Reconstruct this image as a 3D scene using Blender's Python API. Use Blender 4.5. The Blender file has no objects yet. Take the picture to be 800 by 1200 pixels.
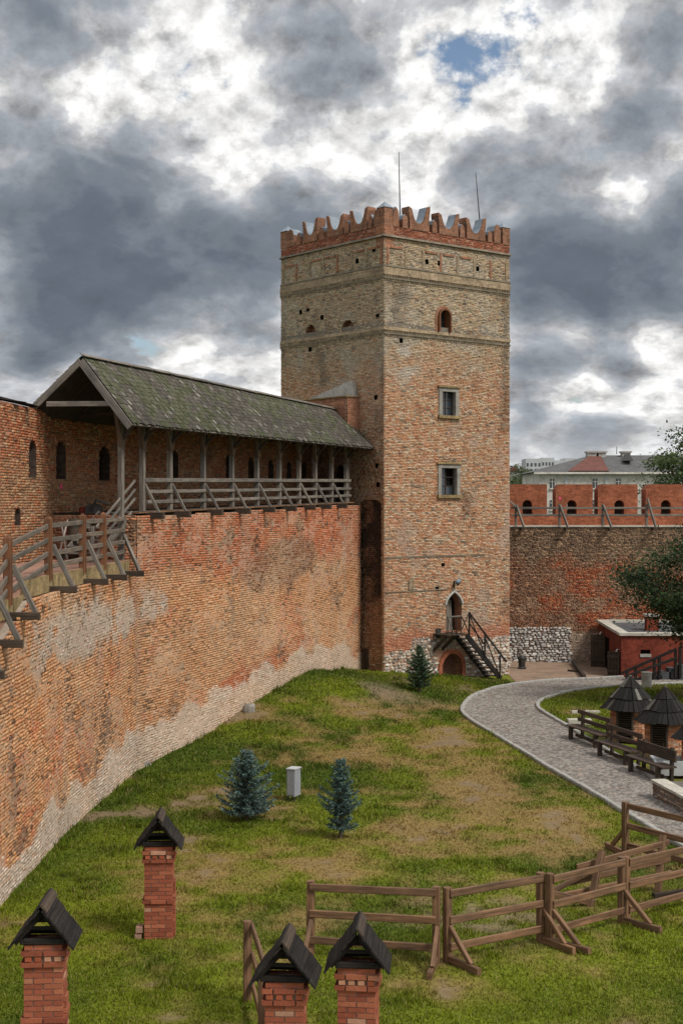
import bpy, math, random
import numpy as np
from mathutils import Vector, Matrix

random.seed(7)
RNG = np.random.default_rng(11)
R = math.radians
SC = bpy.context.scene
COL = SC.collection

# ------------------------------------------------------------------ camera, sky, sun, exposure
F = 1667.0            # focal length in photograph pixels (800 x 1200)
CH = 8.0              # camera height above the lawn
HY = 592.0            # horizon row in the photograph
cam_d = bpy.data.cameras.new('camera')
cam = bpy.data.objects.new('camera', cam_d)
COL.objects.link(cam)
cam.location = (0, 0, CH)
cam.rotation_euler = (R(90), 0, 0)
cam_d.sensor_fit = 'VERTICAL'
cam_d.sensor_height = 36
cam_d.lens = 36 * F / 1200
cam_d.shift_y = -(600 - HY) / 1200
cam_d.clip_end = 9000
SC.camera = cam

SUN_AZ, SUN_EL = R(128), R(48)      # azimuth clockwise from +Y (the view direction)
sd = Vector((math.sin(SUN_AZ) * math.cos(SUN_EL), math.cos(SUN_AZ) * math.cos(SUN_EL), math.sin(SUN_EL)))
sun_d = bpy.data.lights.new('sun', 'SUN')
sun = bpy.data.objects.new('sun', sun_d)
COL.objects.link(sun)
sun.rotation_euler = sd.to_track_quat('Z', 'Y').to_euler()
sun.location = (20, -20, 60)
sun_d.energy = 2.4
sun_d.angle = R(16)
sun_d.color = (1.0, 0.93, 0.83)

SC.view_settings.view_transform = 'Standard'
SC.view_settings.look = 'None'
SC.view_settings.gamma = 1
SC.view_settings.exposure = 0.42
SC.view_settings.use_curve_mapping = False
SC.render.engine = 'CYCLES'
SC.cycles.max_bounces = 6


def build_world():
    w = bpy.data.worlds.new('World')
    SC.world = w
    w.use_nodes = True
    w.cycles.sampling_method = 'MANUAL'
    w.cycles.sample_map_resolution = 256
    nt = w.node_tree
    N, L = nt.nodes, nt.links
    N.clear()

    def node(t, **kw):
        n = N.new(t)
        for k, v in kw.items():
            setattr(n, k, v)
        return n

    def put(sock, v):
        if isinstance(v, bpy.types.NodeSocket):
            L.new(v, sock)
        else:
            sock.default_value = v

    def M(op, a, b=0.0, c=0.0, clamp=False):
        n = node('ShaderNodeMath', operation=op, use_clamp=clamp)
        put(n.inputs[0], a); put(n.inputs[1], b); put(n.inputs[2], c)
        return n.outputs[0]

    def V(op, a, b=(0, 0, 0)):
        n = node('ShaderNodeVectorMath', operation=op)
        put(n.inputs[0], a); put(n.inputs[1], b)
        return n.outputs['Value'] if op in ('DOT_PRODUCT', 'LENGTH') else n.outputs[0]

    def smooth(x, a, b):
        n = node('ShaderNodeMapRange', interpolation_type='SMOOTHSTEP')
        put(n.inputs[0], x); put(n.inputs[1], a); put(n.inputs[2], b)
        return n.outputs[0]

    def noise(vec, scale, detail=6, rough=.55, dist=0.0):
        n = node('ShaderNodeTexNoise')
        put(n.inputs['Vector'], vec)
        n.inputs['Scale'].default_value = scale
        n.inputs['Detail'].default_value = detail
        n.inputs['Roughness'].default_value = rough
        n.inputs['Distortion'].default_value = dist
        return n.outputs[0]

    def mixc(f, a, b):
        n = node('ShaderNodeMix', data_type='RGBA')
        put(n.inputs[0], f); put(n.inputs[6], a); put(n.inputs[7], b)
        return n.outputs[2]

    tc = node('ShaderNodeTexCoord')
    d = V('NORMALIZE', tc.outputs['Generated'])
    sep = node('ShaderNodeSeparateXYZ'); L.new(d, sep.inputs[0])
    up = M('ABSOLUTE', sep.outputs[2])

    def coords(lift):
        # clouds flatten towards the horizon
        h = M('MULTIPLY', M('LOGARITHM', M('ADD', M('MULTIPLY', M('ADD', up, lift), 5.0), 1.0), math.e), .62)
        c = node('ShaderNodeCombineXYZ')
        L.new(sep.outputs[0], c.inputs[0]); L.new(sep.outputs[1], c.inputs[1]); L.new(h, c.inputs[2])
        return c.outputs[0]

    def billow(vec, scale, detail=4.0, rough=.55):
        n = node('ShaderNodeTexVoronoi', feature='F1', normalize=True)
        L.new(vec, n.inputs['Vector'])
        n.inputs['Scale'].default_value = scale
        n.inputs['Detail'].default_value = detail
        n.inputs['Roughness'].default_value = rough
        return M('SUBTRACT', 1.0, n.outputs['Distance'])

    def blob(px, py, size, amt):
        v = Vector(((px - 400) / F, 1, (HY - py) / F)).normalized()
        dt = V('DOT_PRODUCT', d, tuple(v))
        e = M('MULTIPLY', M('SUBTRACT', 1.0, dt), -2.0 / (size / F) ** 2)
        return M('MULTIPLY', M('EXPONENT', e), amt)

    def total(items):
        t = items[0]
        for i in items[1:]:
            t = M('ADD', t, i)
        return t

    p0, p1 = coords(0.0), coords(.012)
    big = noise(p0, 5.0, 3, .5, .2)
    f0 = noise(p0, 13.0, 12, .54, .25)
    b0 = billow(p0, 30.0, 5, .62)
    b1 = billow(p1, 30.0, 5, .62)
    wisp = noise(p0, 48.0, 8, .65, .5)
    masses = total([blob(130, 270, 120, .50), blob(10, 250, 90, .34), blob(300, 300, 85, .42), blob(370, 85, 62, .50), blob(50, 30, 90, .62), blob(160, 175, 55, .30), blob(200, 350, 100, .38), blob(60, 350, 90, .40),
                    blob(590, 200, 62, .52), blob(690, 290, 95, .60), blob(800, 300, 90, .40), blob(735, 150, 38, .46), blob(620, 300, 70, .35),
                    blob(700, 365, 34, .34), blob(620, 372, 30, .30), blob(780, 368, 34, .34), blob(660, 425, 26, .36), blob(610, 430, 24, .32), blob(720, 432, 24, .24), blob(620, 480, 28, .25), blob(690, 490, 24, .22), blob(40, 428, 26, .36), blob(250, 440, 26, .2),
                    blob(650, 5, 40, .32), blob(790, 50, 50, .30), blob(440, 215, 36, .34), blob(240, 120, 36, .2), blob(560, 20, 40, .12),
                    blob(540, 100, 60, -.30), blob(485, 185, 34, -.32), blob(110, 105, 50, -.42), blob(215, 45, 55, -.34), blob(275, 205, 34, -.40), blob(240, 405, 50, -.42), blob(30, 195, 30, -.2),
                    blob(735, 235, 34, -.46), blob(600, 140, 20, -.26), blob(690, 110, 40, -.30), blob(600, 255, 24, -.42), blob(770, 420, 30, -.34), blob(560, 150, 26, -.25), blob(690, 460, 30, -.34), blob(765, 470, 30, -.30), blob(100, 440, 30, -.34), blob(420, 140, 26, -.2), blob(680, 395, 20, -.22), blob(760, 395, 18, -.2)])
    T = total([M('MULTIPLY', masses, .80), M('MULTIPLY', M('SUBTRACT', big, .5), .75), M('MULTIPLY', M('SUBTRACT', f0, .5), 1.30), M('MULTIPLY', M('SUBTRACT', b0, .62), .70), -.03])
    soft = smooth(T, .62, .12)
    relief = M('MULTIPLY', M('SUBTRACT', b0, b1), M('ADD', .50, M('MULTIPLY', soft, 1.8)))
    # thin cloud is white, its edge brightest, thick cloud slate grey
    ramp = node('ShaderNodeValToRGB')
    ramp.color_ramp.interpolation = 'EASE'
    L.new(M('ADD', M('MULTIPLY', T, .8), .40), ramp.inputs[0])
    el = ramp.color_ramp.elements
    el[0].position = 0.0; el[0].color = (.66, .67, .69, 1)
    el[1].position = 1.0; el[1].color = (.135, .162, .20, 1)
    for pos, c in ((.24, (.80, .80, .80)), (.36, (.98, .97, .95)), (.43, (.86, .855, .85)), (.52, (.50, .51, .53)), (.66, (.315, .342, .38)), (.84, (.195, .225, .265))):
        e = el.new(pos); e.color = (*c, 1)
    shade = M('ADD', 1.0, M('ADD', relief, M('MULTIPLY', M('SUBTRACT', wisp, .5), .10)))
    shade = M('MAXIMUM', shade, .55)
    sc_ = node('ShaderNodeMix', data_type='RGBA', blend_type='MULTIPLY')
    sc_.inputs[0].default_value = 1.0
    L.new(ramp.outputs[0], sc_.inputs[6])
    cmb = node('ShaderNodeCombineXYZ')
    for k in range(3): L.new(shade, cmb.inputs[k])
    L.new(cmb.outputs[0], sc_.inputs[7])
    low = smooth(up, .085, .0)
    cloud = mixc(M('MULTIPLY', low, .55), sc_.outputs[2], (.60, .63, .655, 1))
    holes = total([blob(150, 398, 42, .20), blob(465, 158, 22, .12), blob(608, 108, 24, .035), blob(555, 45, 60, .06), blob(515, 95, 22, .08), blob(630, 8, 26, .08), blob(640, 440, 60, .10), blob(620, 520, 80, .05)])
    cv = total([M('MULTIPLY', f0, .8), M('MULTIPLY', b0, .25), M('MULTIPLY', T, .35), M('MULTIPLY', wisp, .12), M('MULTIPLY', holes, -1.0)])
    cover = smooth(cv, .325, .455)
    cover = M('MAXIMUM', cover, M('MULTIPLY', low, .6))

    sky = node('ShaderNodeTexSky', sky_type='NISHITA')
    sky.sun_disc = False
    sky.sun_elevation = SUN_EL
    sky.sun_rotation = SUN_AZ
    sky.air_density = 1.0
    sky.dust_density = 1.5
    bg0 = node('ShaderNodeBackground'); L.new(sky.outputs[0], bg0.inputs[0]); bg0.inputs[1].default_value = .085
    bg1 = node('ShaderNodeBackground'); L.new(cloud, bg1.inputs[0]); bg1.inputs[1].default_value = 0.74
    mx = node('ShaderNodeMixShader')
    L.new(cover, mx.inputs[0]); L.new(bg0.outputs[0], mx.inputs[1]); L.new(bg1.outputs[0], mx.inputs[2])
    out = node('ShaderNodeOutputWorld')
    L.new(mx.outputs[0], out.inputs[0])


build_world()

# ------------------------------------------------------------------ numeric helpers


def _hash(ix, iy, seed):
    h = (ix.astype(np.int64) * 374761393 + iy.astype(np.int64) * 668265263 + seed * 974711) & 0x7fffffff
    h = ((h ^ (h >> 13)) * 1274126177) & 0x7fffffff
    h = h ^ (h >> 16)
    return (h & 0xffff) / 65535.0


def vnoise(x, y, seed=0):
    x = np.asarray(x, float); y = np.asarray(y, float)
    ix, iy = np.floor(x), np.floor(y)
    fx, fy = x - ix, y - iy
    fx = fx * fx * (3 - 2 * fx); fy = fy * fy * (3 - 2 * fy)
    a, b = _hash(ix, iy, seed), _hash(ix + 1, iy, seed)
    c, e = _hash(ix, iy + 1, seed), _hash(ix + 1, iy + 1, seed)
    return (a * (1 - fx) + b * fx) * (1 - fy) + (c * (1 - fx) + e * fx) * fy


def fbm(x, y, seed=0, oct=4, g=.55):
    s, a, t = 0.0, 1.0, 0.0
    for k in range(oct):
        s = s + a * vnoise(np.asarray(x) * 2 ** k, np.asarray(y) * 2 ** k, seed + 17 * k)
        t += a; a *= g
    return s / t


def sstep(x, a, b):
    t = np.clip((np.asarray(x, float) - a) / (b - a), 0, 1)
    return t * t * (3 - 2 * t)


def lerp3(a, b, t):
    return np.asarray(a) + (np.asarray(b) - np.asarray(a)) * np.asarray(t)[..., None]


def at(px, py, Y):
    return Vector(((px - 400) / F * Y, Y, CH - (py - HY) / F * Y))


def zat(py, Y):
    return CH - (py - HY) / F * Y


# plan of the castle -------------------------------------------------
K2 = Vector((-6.16, 43.0))           # where the near wall turns into the gallery wall
E2 = Vector((.90, 65.25))            # where the gallery wall meets the tower
DV = (E2 - K2).normalized()
RV = Vector((DV.y, -DV.x))           # out of the wall, over the lawn
TA = Vector((1.92, 64.0))            # near corner of the tower
TU = Vector((.776, .631)); TV = Vector((-.631, .776))
TUL, TVL = 8.05, 7.78
TB = TA + TU * TUL; TC = TA + TV * TVL
NU = Vector((.631, -.776)); NV = Vector((-.776, -.631))   # outward normals of the two seen faces
WY = 74.8                            # face of the far wall


def ray_param(px, P, D):
    """parameter along the plan line P + t D under the picture column px"""
    k = (px - 400) / F
    return (k * P.y - P.x) / (D.x - k * D.y)


def gz(x, y):
    x = np.asarray(x, float); y = np.asarray(y, float)
    px, py = x - K2.x, y - K2.y
    p = px * DV.x + py * DV.y
    q = px * RV.x + py * RV.y
    amp = np.interp(p, [-3, 0, 4.4, 7.5, 11.5, 16, 20.6, 23.4, 28], [0, 0, .18, .5, .93, 1.22, .72, .42, .3])
    z = amp * np.exp(-(np.maximum(q, 0) / 4.6) ** 2)
    z = z - .3 * sstep(y, 60, 67.5) * sstep(x, 2.5, 7.5)
    z = z + .2 * sstep(y, 25, 19)
    lump = (fbm(x * .35, y * .35, 3, 3) - .5) * .16 * sstep(y, 66, 60) * sstep(y, 12, 16)
    z = z + lump * sstep(np.hypot(x - 9, y - 48), 7, 11)
    z = z - 2.2 * sstep(y, 78, 92)
    z = z - 5.5 * sstep(x, -11.5, -20)
    z = z + 24 * sstep(y, 260, 900) * (0.55 + .45 * fbm(x * .004, y * .004, 5, 3)) + 14 * sstep(y, 900, 2600) * fbm(x * .0015, y * .0015, 9, 2)
    return z


def g1(x, y):
    return float(gz(np.array([x]), np.array([y]))[0])


def gp(px, py):
    """ground point seen at a picture position"""
    z = 0.0
    for _ in range(12):
        Y = (CH - z) * F / (py - HY)
        X = (px - 400) / F * Y
        z = .5 * z + .5 * g1(X, Y)
    return Vector((X, Y, z))

# ------------------------------------------------------------------ mesh helpers


def setparent(o, p):
    if p is not None:
        o.parent = p
        o.matrix_parent_inverse = p.matrix_basis.inverted()


def tag(o, label=None, cat=None, group=None, kind=None):
    if label: o['label'] = label
    if cat: o['category'] = cat
    if group: o['group'] = group
    if kind: o['kind'] = kind
    return o


def thing(name, label, cat, loc, group=None):
    o = bpy.data.objects.new(name, None)
    COL.objects.link(o)
    o.location = loc
    o.empty_display_size = .3
    return tag(o, label, cat, group)


def add_col(me, cols):
    a = me.attributes.new('Col', 'FLOAT_COLOR', 'POINT')
    c = np.ones((len(me.vertices), 4), np.float32)
    c[:, :3] = cols
    a.data.foreach_set('color', c.ravel())


def obj_from(name, me, parent=None, kind=None):
    o = bpy.data.objects.new(name, me)
    COL.objects.link(o)
    setparent(o, parent)
    if kind: o['kind'] = kind
    return o


def mesh_obj(name, verts, faces, mat, parent=None, kind=None, smooth=False, cols=None):
    me = bpy.data.meshes.new(name)
    me.from_pydata([tuple(v) for v in verts], [], faces)
    me.materials.append(mat)
    if cols is not None: add_col(me, np.asarray(cols))
    if smooth:
        me.polygons.foreach_set('use_smooth', [True] * len(me.polygons))
    me.update()
    return obj_from(name, me, parent, kind)


def poly_mesh(name, verts, faces_idx, n, mat, parent=None, kind=None, cols=None, smooth=False):
    """many n-gons at once from numpy arrays"""
    verts = np.asarray(verts, np.float32); fi = np.asarray(faces_idx, np.int32)
    me = bpy.data.meshes.new(name)
    me.vertices.add(len(verts)); me.vertices.foreach_set('co', verts.ravel())
    me.loops.add(fi.size); me.loops.foreach_set('vertex_index', fi.ravel())
    me.polygons.add(len(fi)); me.polygons.foreach_set('loop_start', np.arange(len(fi), dtype=np.int32) * n)
    me.update(calc_edges=True)
    me.materials.append(mat)
    if cols is not None: add_col(me, np.asarray(cols, np.float32))
    if smooth: me.polygons.foreach_set('use_smooth', np.ones(len(fi), bool))
    return obj_from(name, me, parent, kind)


class MB:
    def __init__(s):
        s.v, s.f = [], []

    def quad(s, a, b, c, d):
        n = len(s.v); s.v += [Vector(a), Vector(b), Vector(c), Vector(d)]; s.f.append((n, n + 1, n + 2, n + 3))

    def prism(s, pts, ext):
        """closed solid: polygon pts swept along ext"""
        n = len(s.v); k = len(pts); ext = Vector(ext)
        s.v += [Vector(p) for p in pts] + [Vector(p) + ext for p in pts]
        s.f.append(tuple(range(n + k - 1, n - 1, -1)))
        s.f.append(tuple(range(n + k, n + 2 * k)))
        for i in range(k):
            j = (i + 1) % k
            s.f.append((n + i, n + j, n + k + j, n + k + i))

    def box(s, o, u, v, w):
        """box from corner o along three edge vectors"""
        o, u, v, w = Vector(o), Vector(u), Vector(v), Vector(w)
        s.prism([o, o + u, o + u + v, o + v], w)

    def cbox(s, x0, x1, y0, y1, z0, z1):
        s.box((x0, y0, z0), (x1 - x0, 0, 0), (0, y1 - y0, 0), (0, 0, z1 - z0))

    def tube(s, pts, rads, n=8, cap=True):
        base = len(s.v); k = len(pts)
        pts = [Vector(p) for p in pts]
        for i, p in enumerate(pts):
            t = (pts[min(i + 1, k - 1)] - pts[max(i - 1, 0)]).normalized()
            a = t.orthogonal().normalized() if i == 0 else (a - t * a.dot(t)).normalized()
            b = t.cross(a)
            for j in range(n):
                an = 2 * math.pi * j / n
                s.v.append(p + (a * math.cos(an) + b * math.sin(an)) * rads[i])
        for i in range(k - 1):
            for j in range(n):
                j2 = (j + 1) % n
                s.f.append((base + i * n + j, base + i * n + j2, base + (i + 1) * n + j2, base + (i + 1) * n + j))
        if cap:
            s.f.append(tuple(base + j for j in range(n - 1, -1, -1)))
            s.f.append(tuple(base + (k - 1) * n + j for j in range(n)))

    def build(s, name, mat, parent=None, kind=None, smooth=False):
        return mesh_obj(name, s.v, s.f, mat, parent, kind, smooth)


def bar(name, p0, p1, w, h, mat, parent=None, up=(0, 0, 1), ch=.012, point=0.0):
    """squared timber from p0 to p1 with chamfered edges; local X is its length"""
    p0, p1 = Vector(p0), Vector(p1)
    L = (p1 - p0).length
    x = (p1 - p0).normalized()
    upv = Vector(up)
    if abs(x.dot(upv.normalized())) > .97: upv = Vector((1, 0, 0)) if abs(x.x) < .9 else Vector((0, 1, 0))
    y = upv.cross(x).normalized(); z = x.cross(y)
    a, b = w / 2, h / 2; c = min(ch, a * .5, b * .5)
    sec = [(-a + c, -b), (a - c, -b), (a, -b + c), (a, b - c), (a - c, b), (-a + c, b), (-a, b - c), (-a, -b + c)]
    v = [(-L / 2, q[0], q[1]) for q in sec] + [(L / 2, q[0], q[1]) for q in sec]
    f = [tuple(range(7, -1, -1)), tuple(range(8, 16))] + [(i, (i + 1) % 8, 8 + (i + 1) % 8, 8 + i) for i in range(8)]
    f = [tuple(reversed(q)) for q in f] if False else f
    if point:
        n = len(v); v.append((L / 2 + point, 0, 0))
        f = [f[0]] + [(8 + i, 8 + (i + 1) % 8, n) for i in range(8)] + f[2:]
    me = bpy.data.meshes.new(name)
    me.from_pydata(v, [], f); me.materials.append(mat)
    o = bpy.data.objects.new(name, me)
    COL.objects.link(o)
    m = Matrix((x, y, z)).transposed().to_4x4()
    m.translation = (p0 + p1) / 2
    o.matrix_basis = m
    setparent(o, parent)
    return o

# ------------------------------------------------------------------ materials


def new_mat(name):
    m = bpy.data.materials.new(name)
    m.use_nodes = True
    nt = m.node_tree
    return m, nt.nodes, nt.links, nt.nodes['Principled BSDF']


def ncoord(N, L, kind='Object', scale=(1, 1, 1), rnd=True):
    tc = N.new('ShaderNodeTexCoord')
    mp = N.new('ShaderNodeMapping')
    mp.inputs['Scale'].default_value = scale
    L.new(tc.outputs[kind], mp.inputs['Vector'])
    if rnd:
        oi = N.new('ShaderNodeObjectInfo')
        ml = N.new('ShaderNodeMath'); ml.operation = 'MULTIPLY'; ml.inputs[1].default_value = 37.0
        L.new(oi.outputs['Random'], ml.inputs[0])
        L.new(ml.outputs[0], mp.inputs['Location'])
    return mp.outputs[0]


def nnoise(N, L, vec, scale, detail=5, rough=.6):
    n = N.new('ShaderNodeTexNoise')
    n.inputs['Scale'].default_value = scale
    n.inputs['Detail'].default_value = detail
    n.inputs['Roughness'].default_value = rough
    L.new(vec, n.inputs['Vector'])
    return n.outputs[0]


def nramp(N, L, fac, stops):
    r = N.new('ShaderNodeValToRGB')
    while len(r.color_ramp.elements) < len(stops): r.color_ramp.elements.new(.5)
    for e, (p, c) in zip(r.color_ramp.elements, stops):
        e.position = p; e.color = (*c, 1)
    L.new(fac, r.inputs[0])
    return r.outputs[0]


def nbump(N, L, h, strength, dist, bsdf):
    b = N.new('ShaderNodeBump')
    b.inputs['Strength'].default_value = strength
    b.inputs['Distance'].default_value = dist
    L.new(h, b.inputs['Height'])
    L.new(b.outputs[0], bsdf.inputs['Normal'])


def nmul(N, L, a, b, f=1.0):
    m = N.new('ShaderNodeMix'); m.data_type = 'RGBA'; m.blend_type = 'MULTIPLY'
    m.inputs[0].default_value = f
    L.new(a, m.inputs[6]); L.new(b, m.inputs[7])
    return m.outputs[2]


def mat_noise(name, c0, c1, scale=3.0, rough=.9, bump=.3, dist=.02, coord='Object', stretch=(1, 1, 1), mid=None, fine=0, rnd=True, spec=.3, metal=0):
    m, N, L, B = new_mat(name)
    v = ncoord(N, L, coord, stretch, rnd)
    n = nnoise(N, L, v, scale, 8, .65)
    st = [(.3, c0), (.7, c1)] if mid is None else [(.28, c0), (.5, mid), (.72, c1)]
    c = nramp(N, L, n, st)
    if fine:
        n2 = nnoise(N, L, v, fine, 4, .7)
        c = nmul(N, L, c, nramp(N, L, n2, [(.25, (.55,) * 3), (.6, (1.1,) * 3)]), .8)
        n = n2
    L.new(c, B.inputs['Base Color'])
    B.inputs['Roughness'].default_value = rough
    B.inputs['Specular IOR Level'].default_value = spec
    B.inputs['Metallic'].default_value = metal
    nbump(N, L, n, bump, dist, B)
    return m


def mat_attr(name, rough=.92, fine=14.0, lo=.62, bump=.35, dist=.015, spec=.2, src='attr', trans=0.0):
    """colour from the Col attribute (or the object's own colour) with fine grain"""
    m, N, L, B = new_mat(name)
    if src == 'attr':
        a = N.new('ShaderNodeAttribute'); a.attribute_name = 'Col'; c = a.outputs['Color']
    else:
        a = N.new('ShaderNodeObjectInfo'); c = a.outputs['Color']
    g = N.new('ShaderNodeNewGeometry')
    n = nnoise(N, L, g.outputs['Position'], fine, 5, .7)
    c = nmul(N, L, c, nramp(N, L, n, [(.28, (lo,) * 3), (.68, (1.12,) * 3)]))
    L.new(c, B.inputs['Base Color'])
    B.inputs['Roughness'].default_value = rough
    B.inputs['Specular IOR Level'].default_value = spec
    if bump: nbump(N, L, n, bump, dist, B)
    if trans:
        t = N.new('ShaderNodeBsdfTranslucent'); L.new(c, t.inputs[0])
        mx = N.new('ShaderNodeMixShader'); mx.inputs[0].default_value = trans
        L.new(B.outputs[0], mx.inputs[1]); L.new(t.outputs[0], mx.inputs[2])
        L.new(mx.outputs[0], N['Material Output'].inputs[0])
    return m


def mat_wood(name, dark, light, rough=.85, grain=26.0, spec=.25):
    m, N, L, B = new_mat(name)
    v = ncoord(N, L, 'Object', (1.3, grain, grain))
    n = nnoise(N, L, v, 1.0, 7, .65)
    v2 = ncoord(N, L, 'Object', (1, 1, 1))
    n2 = nnoise(N, L, v2, 2.2, 4, .6)
    c = nramp(N, L, n, [(.3, dark), (.68, light)])
    c = nmul(N, L, c, nramp(N, L, n2, [(.3, (.6, .6, .62)), (.7, (1.15, 1.1, 1.05))]), .8)
    oi = N.new('ShaderNodeObjectInfo')
    c = nmul(N, L, c, nramp(N, L, oi.outputs['Random'], [(0, (.78, .78, .8)), (1, (1.15, 1.1, 1.05))]), .8)
    L.new(c, B.inputs['Base Color'])
    B.inputs['Roughness'].default_value = rough
    B.inputs['Specular IOR Level'].default_value = spec
    nbump(N, L, n, .5, .01, B)
    return m


def mat_brick(name, c1, c2, mortar, bw=.27, bh=.085, stain=None):
    """coursed brickwork for pieces whose bricks are too small to pick apart"""
    m, N, L, B = new_mat(name)
    tc = N.new('ShaderNodeTexCoord')
    g = N.new('ShaderNodeNewGeometry')
    sp = N.new('ShaderNodeSeparateXYZ'); L.new(tc.outputs['Object'], sp.inputs[0])
    ad = N.new('ShaderNodeMath'); ad.operation = 'ADD'
    L.new(sp.outputs[0], ad.inputs[0]); L.new(sp.outputs[1], ad.inputs[1])
    cb = N.new('ShaderNodeCombineXYZ'); L.new(ad.outputs[0], cb.inputs[0]); L.new(sp.outputs[2], cb.inputs[1])
    b = N.new('ShaderNodeTexBrick')
    L.new(cb.outputs[0], b.inputs['Vector'])
    b.inputs['Scale'].default_value = 1.0
    b.inputs['Brick Width'].default_value = bw; b.inputs['Row Height'].default_value = bh
    b.inputs['Mortar Size'].default_value = .008; b.inputs['Bias'].default_value = 0.0
    b.inputs['Color1'].default_value = (*c1, 1); b.inputs['Color2'].default_value = (*c2, 1)
    b.inputs['Mortar'].default_value = (*mortar, 1)
    n = nnoise(N, L, g.outputs['Position'], 1.3, 6, .65)
    c = nmul(N, L, b.outputs['Color'], nramp(N, L, n, [(.3, (.6, .58, .55)), (.65, (1.15, 1.12, 1.1))]))
    nf = nnoise(N, L, g.outputs['Position'], 6.5, 5, .7)
    c = nmul(N, L, c, nramp(N, L, nf, [(.3, (.62, .60, .58)), (.62, (1.15, 1.15, 1.15))]), .9)
    L.new(c, B.inputs['Base Color'])
    B.inputs['Roughness'].default_value = .92
    B.inputs['Specular IOR Level'].default_value = .2
    n3 = nnoise(N, L, g.outputs['Position'], 11, 4, .6)
    s = N.new('ShaderNodeMath'); s.operation = 'SUBTRACT'
    L.new(n3, s.inputs[0]); L.new(b.outputs['Fac'], s.inputs[1])
    nbump(N, L, s.outputs[0], .7, .012, B)
    return m


M_BRICK = mat_attr('worn_brick', fine=9.0, lo=.6)
M_MORTAR_A = mat_attr('mortar_joint', fine=12.0, lo=.6, bump=.4, dist=.02)
M_MORTAR = mat_noise('lime_mortar', (.20, .155, .12), (.40, .34, .28), 2.2, .95, .4, .02, fine=16)
M_MORTAR_DK = mat_noise('dark_mortar', (.10, .085, .07), (.24, .21, .18), 2.0, .95, .4, .02, fine=16)
M_STONE = mat_attr('rubble_stone', fine=8.0, lo=.6, bump=.5, dist=.03)
M_PILLAR_BRICK = mat_attr('pillar_brick', fine=26.0, lo=.75, src='object', bump=.25, dist=.006)
M_PILLAR_MORTAR = mat_noise('pillar_mortar', (.16, .10, .075), (.28, .2, .16), 8, .95, .3, .01)
M_RED_BRICK = mat_brick('red_merlon_brick', (.40, .135, .07), (.28, .085, .045), (.22, .13, .09), .30, .10)
M_PARAPET_BRICK = mat_brick('worn_red_brick', (.36, .16, .09), (.25, .105, .065), (.34, .26, .2))
M_MERLON = mat_brick('weathered_merlon_brick', (.31, .135, .08), (.19, .09, .06), (.27, .21, .16), .25, .075)
M_HUT_BRICK = mat_brick('painted_red_brick', (.235, .052, .032), (.185, .042, .027), (.15, .04, .028), .25, .08)
M_VENT_BRICK = mat_attr('vent_house_brick', fine=12, lo=.6)
M_NICHE = mat_brick('dark_recess_brick', (.10, .07, .055), (.06, .045, .04), (.07, .06, .05))  # dark brick for the slits, gallery doorway and embrasure backs
M_CEMENT = mat_noise('weathered_cement', (.26, .25, .23), (.46, .45, .42), 2.5, .95, .3, .02, fine=14)
M_WINSTONE = mat_noise('grey_window_stone', (.17, .16, .145), (.33, .31, .28), 3, .9, .3, .02, fine=16)
M_LIGHTSTONE = mat_noise('pale_stone', (.34, .32, .28), (.56, .54, .48), 3, .9, .3, .02, fine=18)
M_MOSSY = mat_noise('mossy_ledge', (.13, .09, .045), (.36, .27, .13), 2.6, .95, .8, .05, fine=7)
M_GREY_WOOD = mat_wood('weathered_grey_timber', (.075, .07, .063), (.25, .232, .21))
M_DARK_WOOD = mat_wood('dark_timber', (.030, .023, .018), (.085, .065, .05))
M_BROWN_WOOD = mat_wood('brown_timber', (.065, .035, .019), (.255, .15, .085), .65, 22, .35)
M_POST_WOOD = mat_wood('red_brown_post', (.10, .045, .022), (.22, .10, .05), .7)
M_BLACK_WOOD = mat_wood('blackened_board', (.010, .009, .009), (.042, .038, .036), .9, 40, .1)
M_KNEE = mat_wood('brown_knee_timber', (.07, .048, .033), (.17, .125, .09))
M_RAIL_WOOD = mat_wood('brown_grey_rail', (.075, .062, .05), (.21, .18, .15))
M_BENCH_WOOD = mat_wood('bench_timber', (.03, .021, .017), (.10, .072, .058), .6)
M_SHINGLE = mat_attr('roof_shingle', fine=20, lo=.55, rough=.9)
M_SHINGLE_O = mat_attr('roof_shingle_single', fine=20, lo=.55, rough=.9, src='object')
M_ROOF_DECK = mat_noise('roof_boarding', (.025, .021, .018), (.06, .05, .042), 4, .9, .2, .01)
M_DECK = mat_noise('walkway_floor', (.24, .12, .085), (.40, .24, .18), 1.2, .95, .3, .02, fine=12)
M_ZINC = mat_noise('zinc_sheet', (.13, .17, .215), (.24, .29, .34), 3, .55, .1, .005, spec=.5)
M_IRON = mat_noise('black_iron', (.012, .012, .013), (.04, .038, .036), 8, .55, .2, .004, spec=.5)
M_GALV = mat_noise('galvanised_metal', (.34, .36, .38), (.50, .52, .54), 4, .5, .1, .004, spec=.5)
M_BOXPAINT = mat_noise('grey_cabinet_paint', (.21, .225, .255), (.29, .305, .335), 3, .5, .08, .004, spec=.4)
M_WHITE = mat_noise('white_paint', (.62, .6, .56), (.8, .78, .74), 3, .7, .1, .005)
M_PINK = mat_noise('pink_paint', (.62, .06, .16), (.75, .12, .22), 5, .8, .1, .004)
M_COBBLE = mat_attr('cobble_sett', fine=30, lo=.7, rough=.8, bump=.25, dist=.005, spec=.35)
M_PATHBED = mat_noise('path_sand_bed', (.085, .08, .07), (.17, .155, .135), 3, .95, .3, .01, fine=40)
M_KERB = mat_noise('granite_kerb', (.22, .22, .21), (.42, .41, .39), 5, .85, .3, .01, fine=40)
M_LAWN = mat_attr('lawn_ground', fine=7.0, lo=.55, bump=.8, dist=.05)
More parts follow.
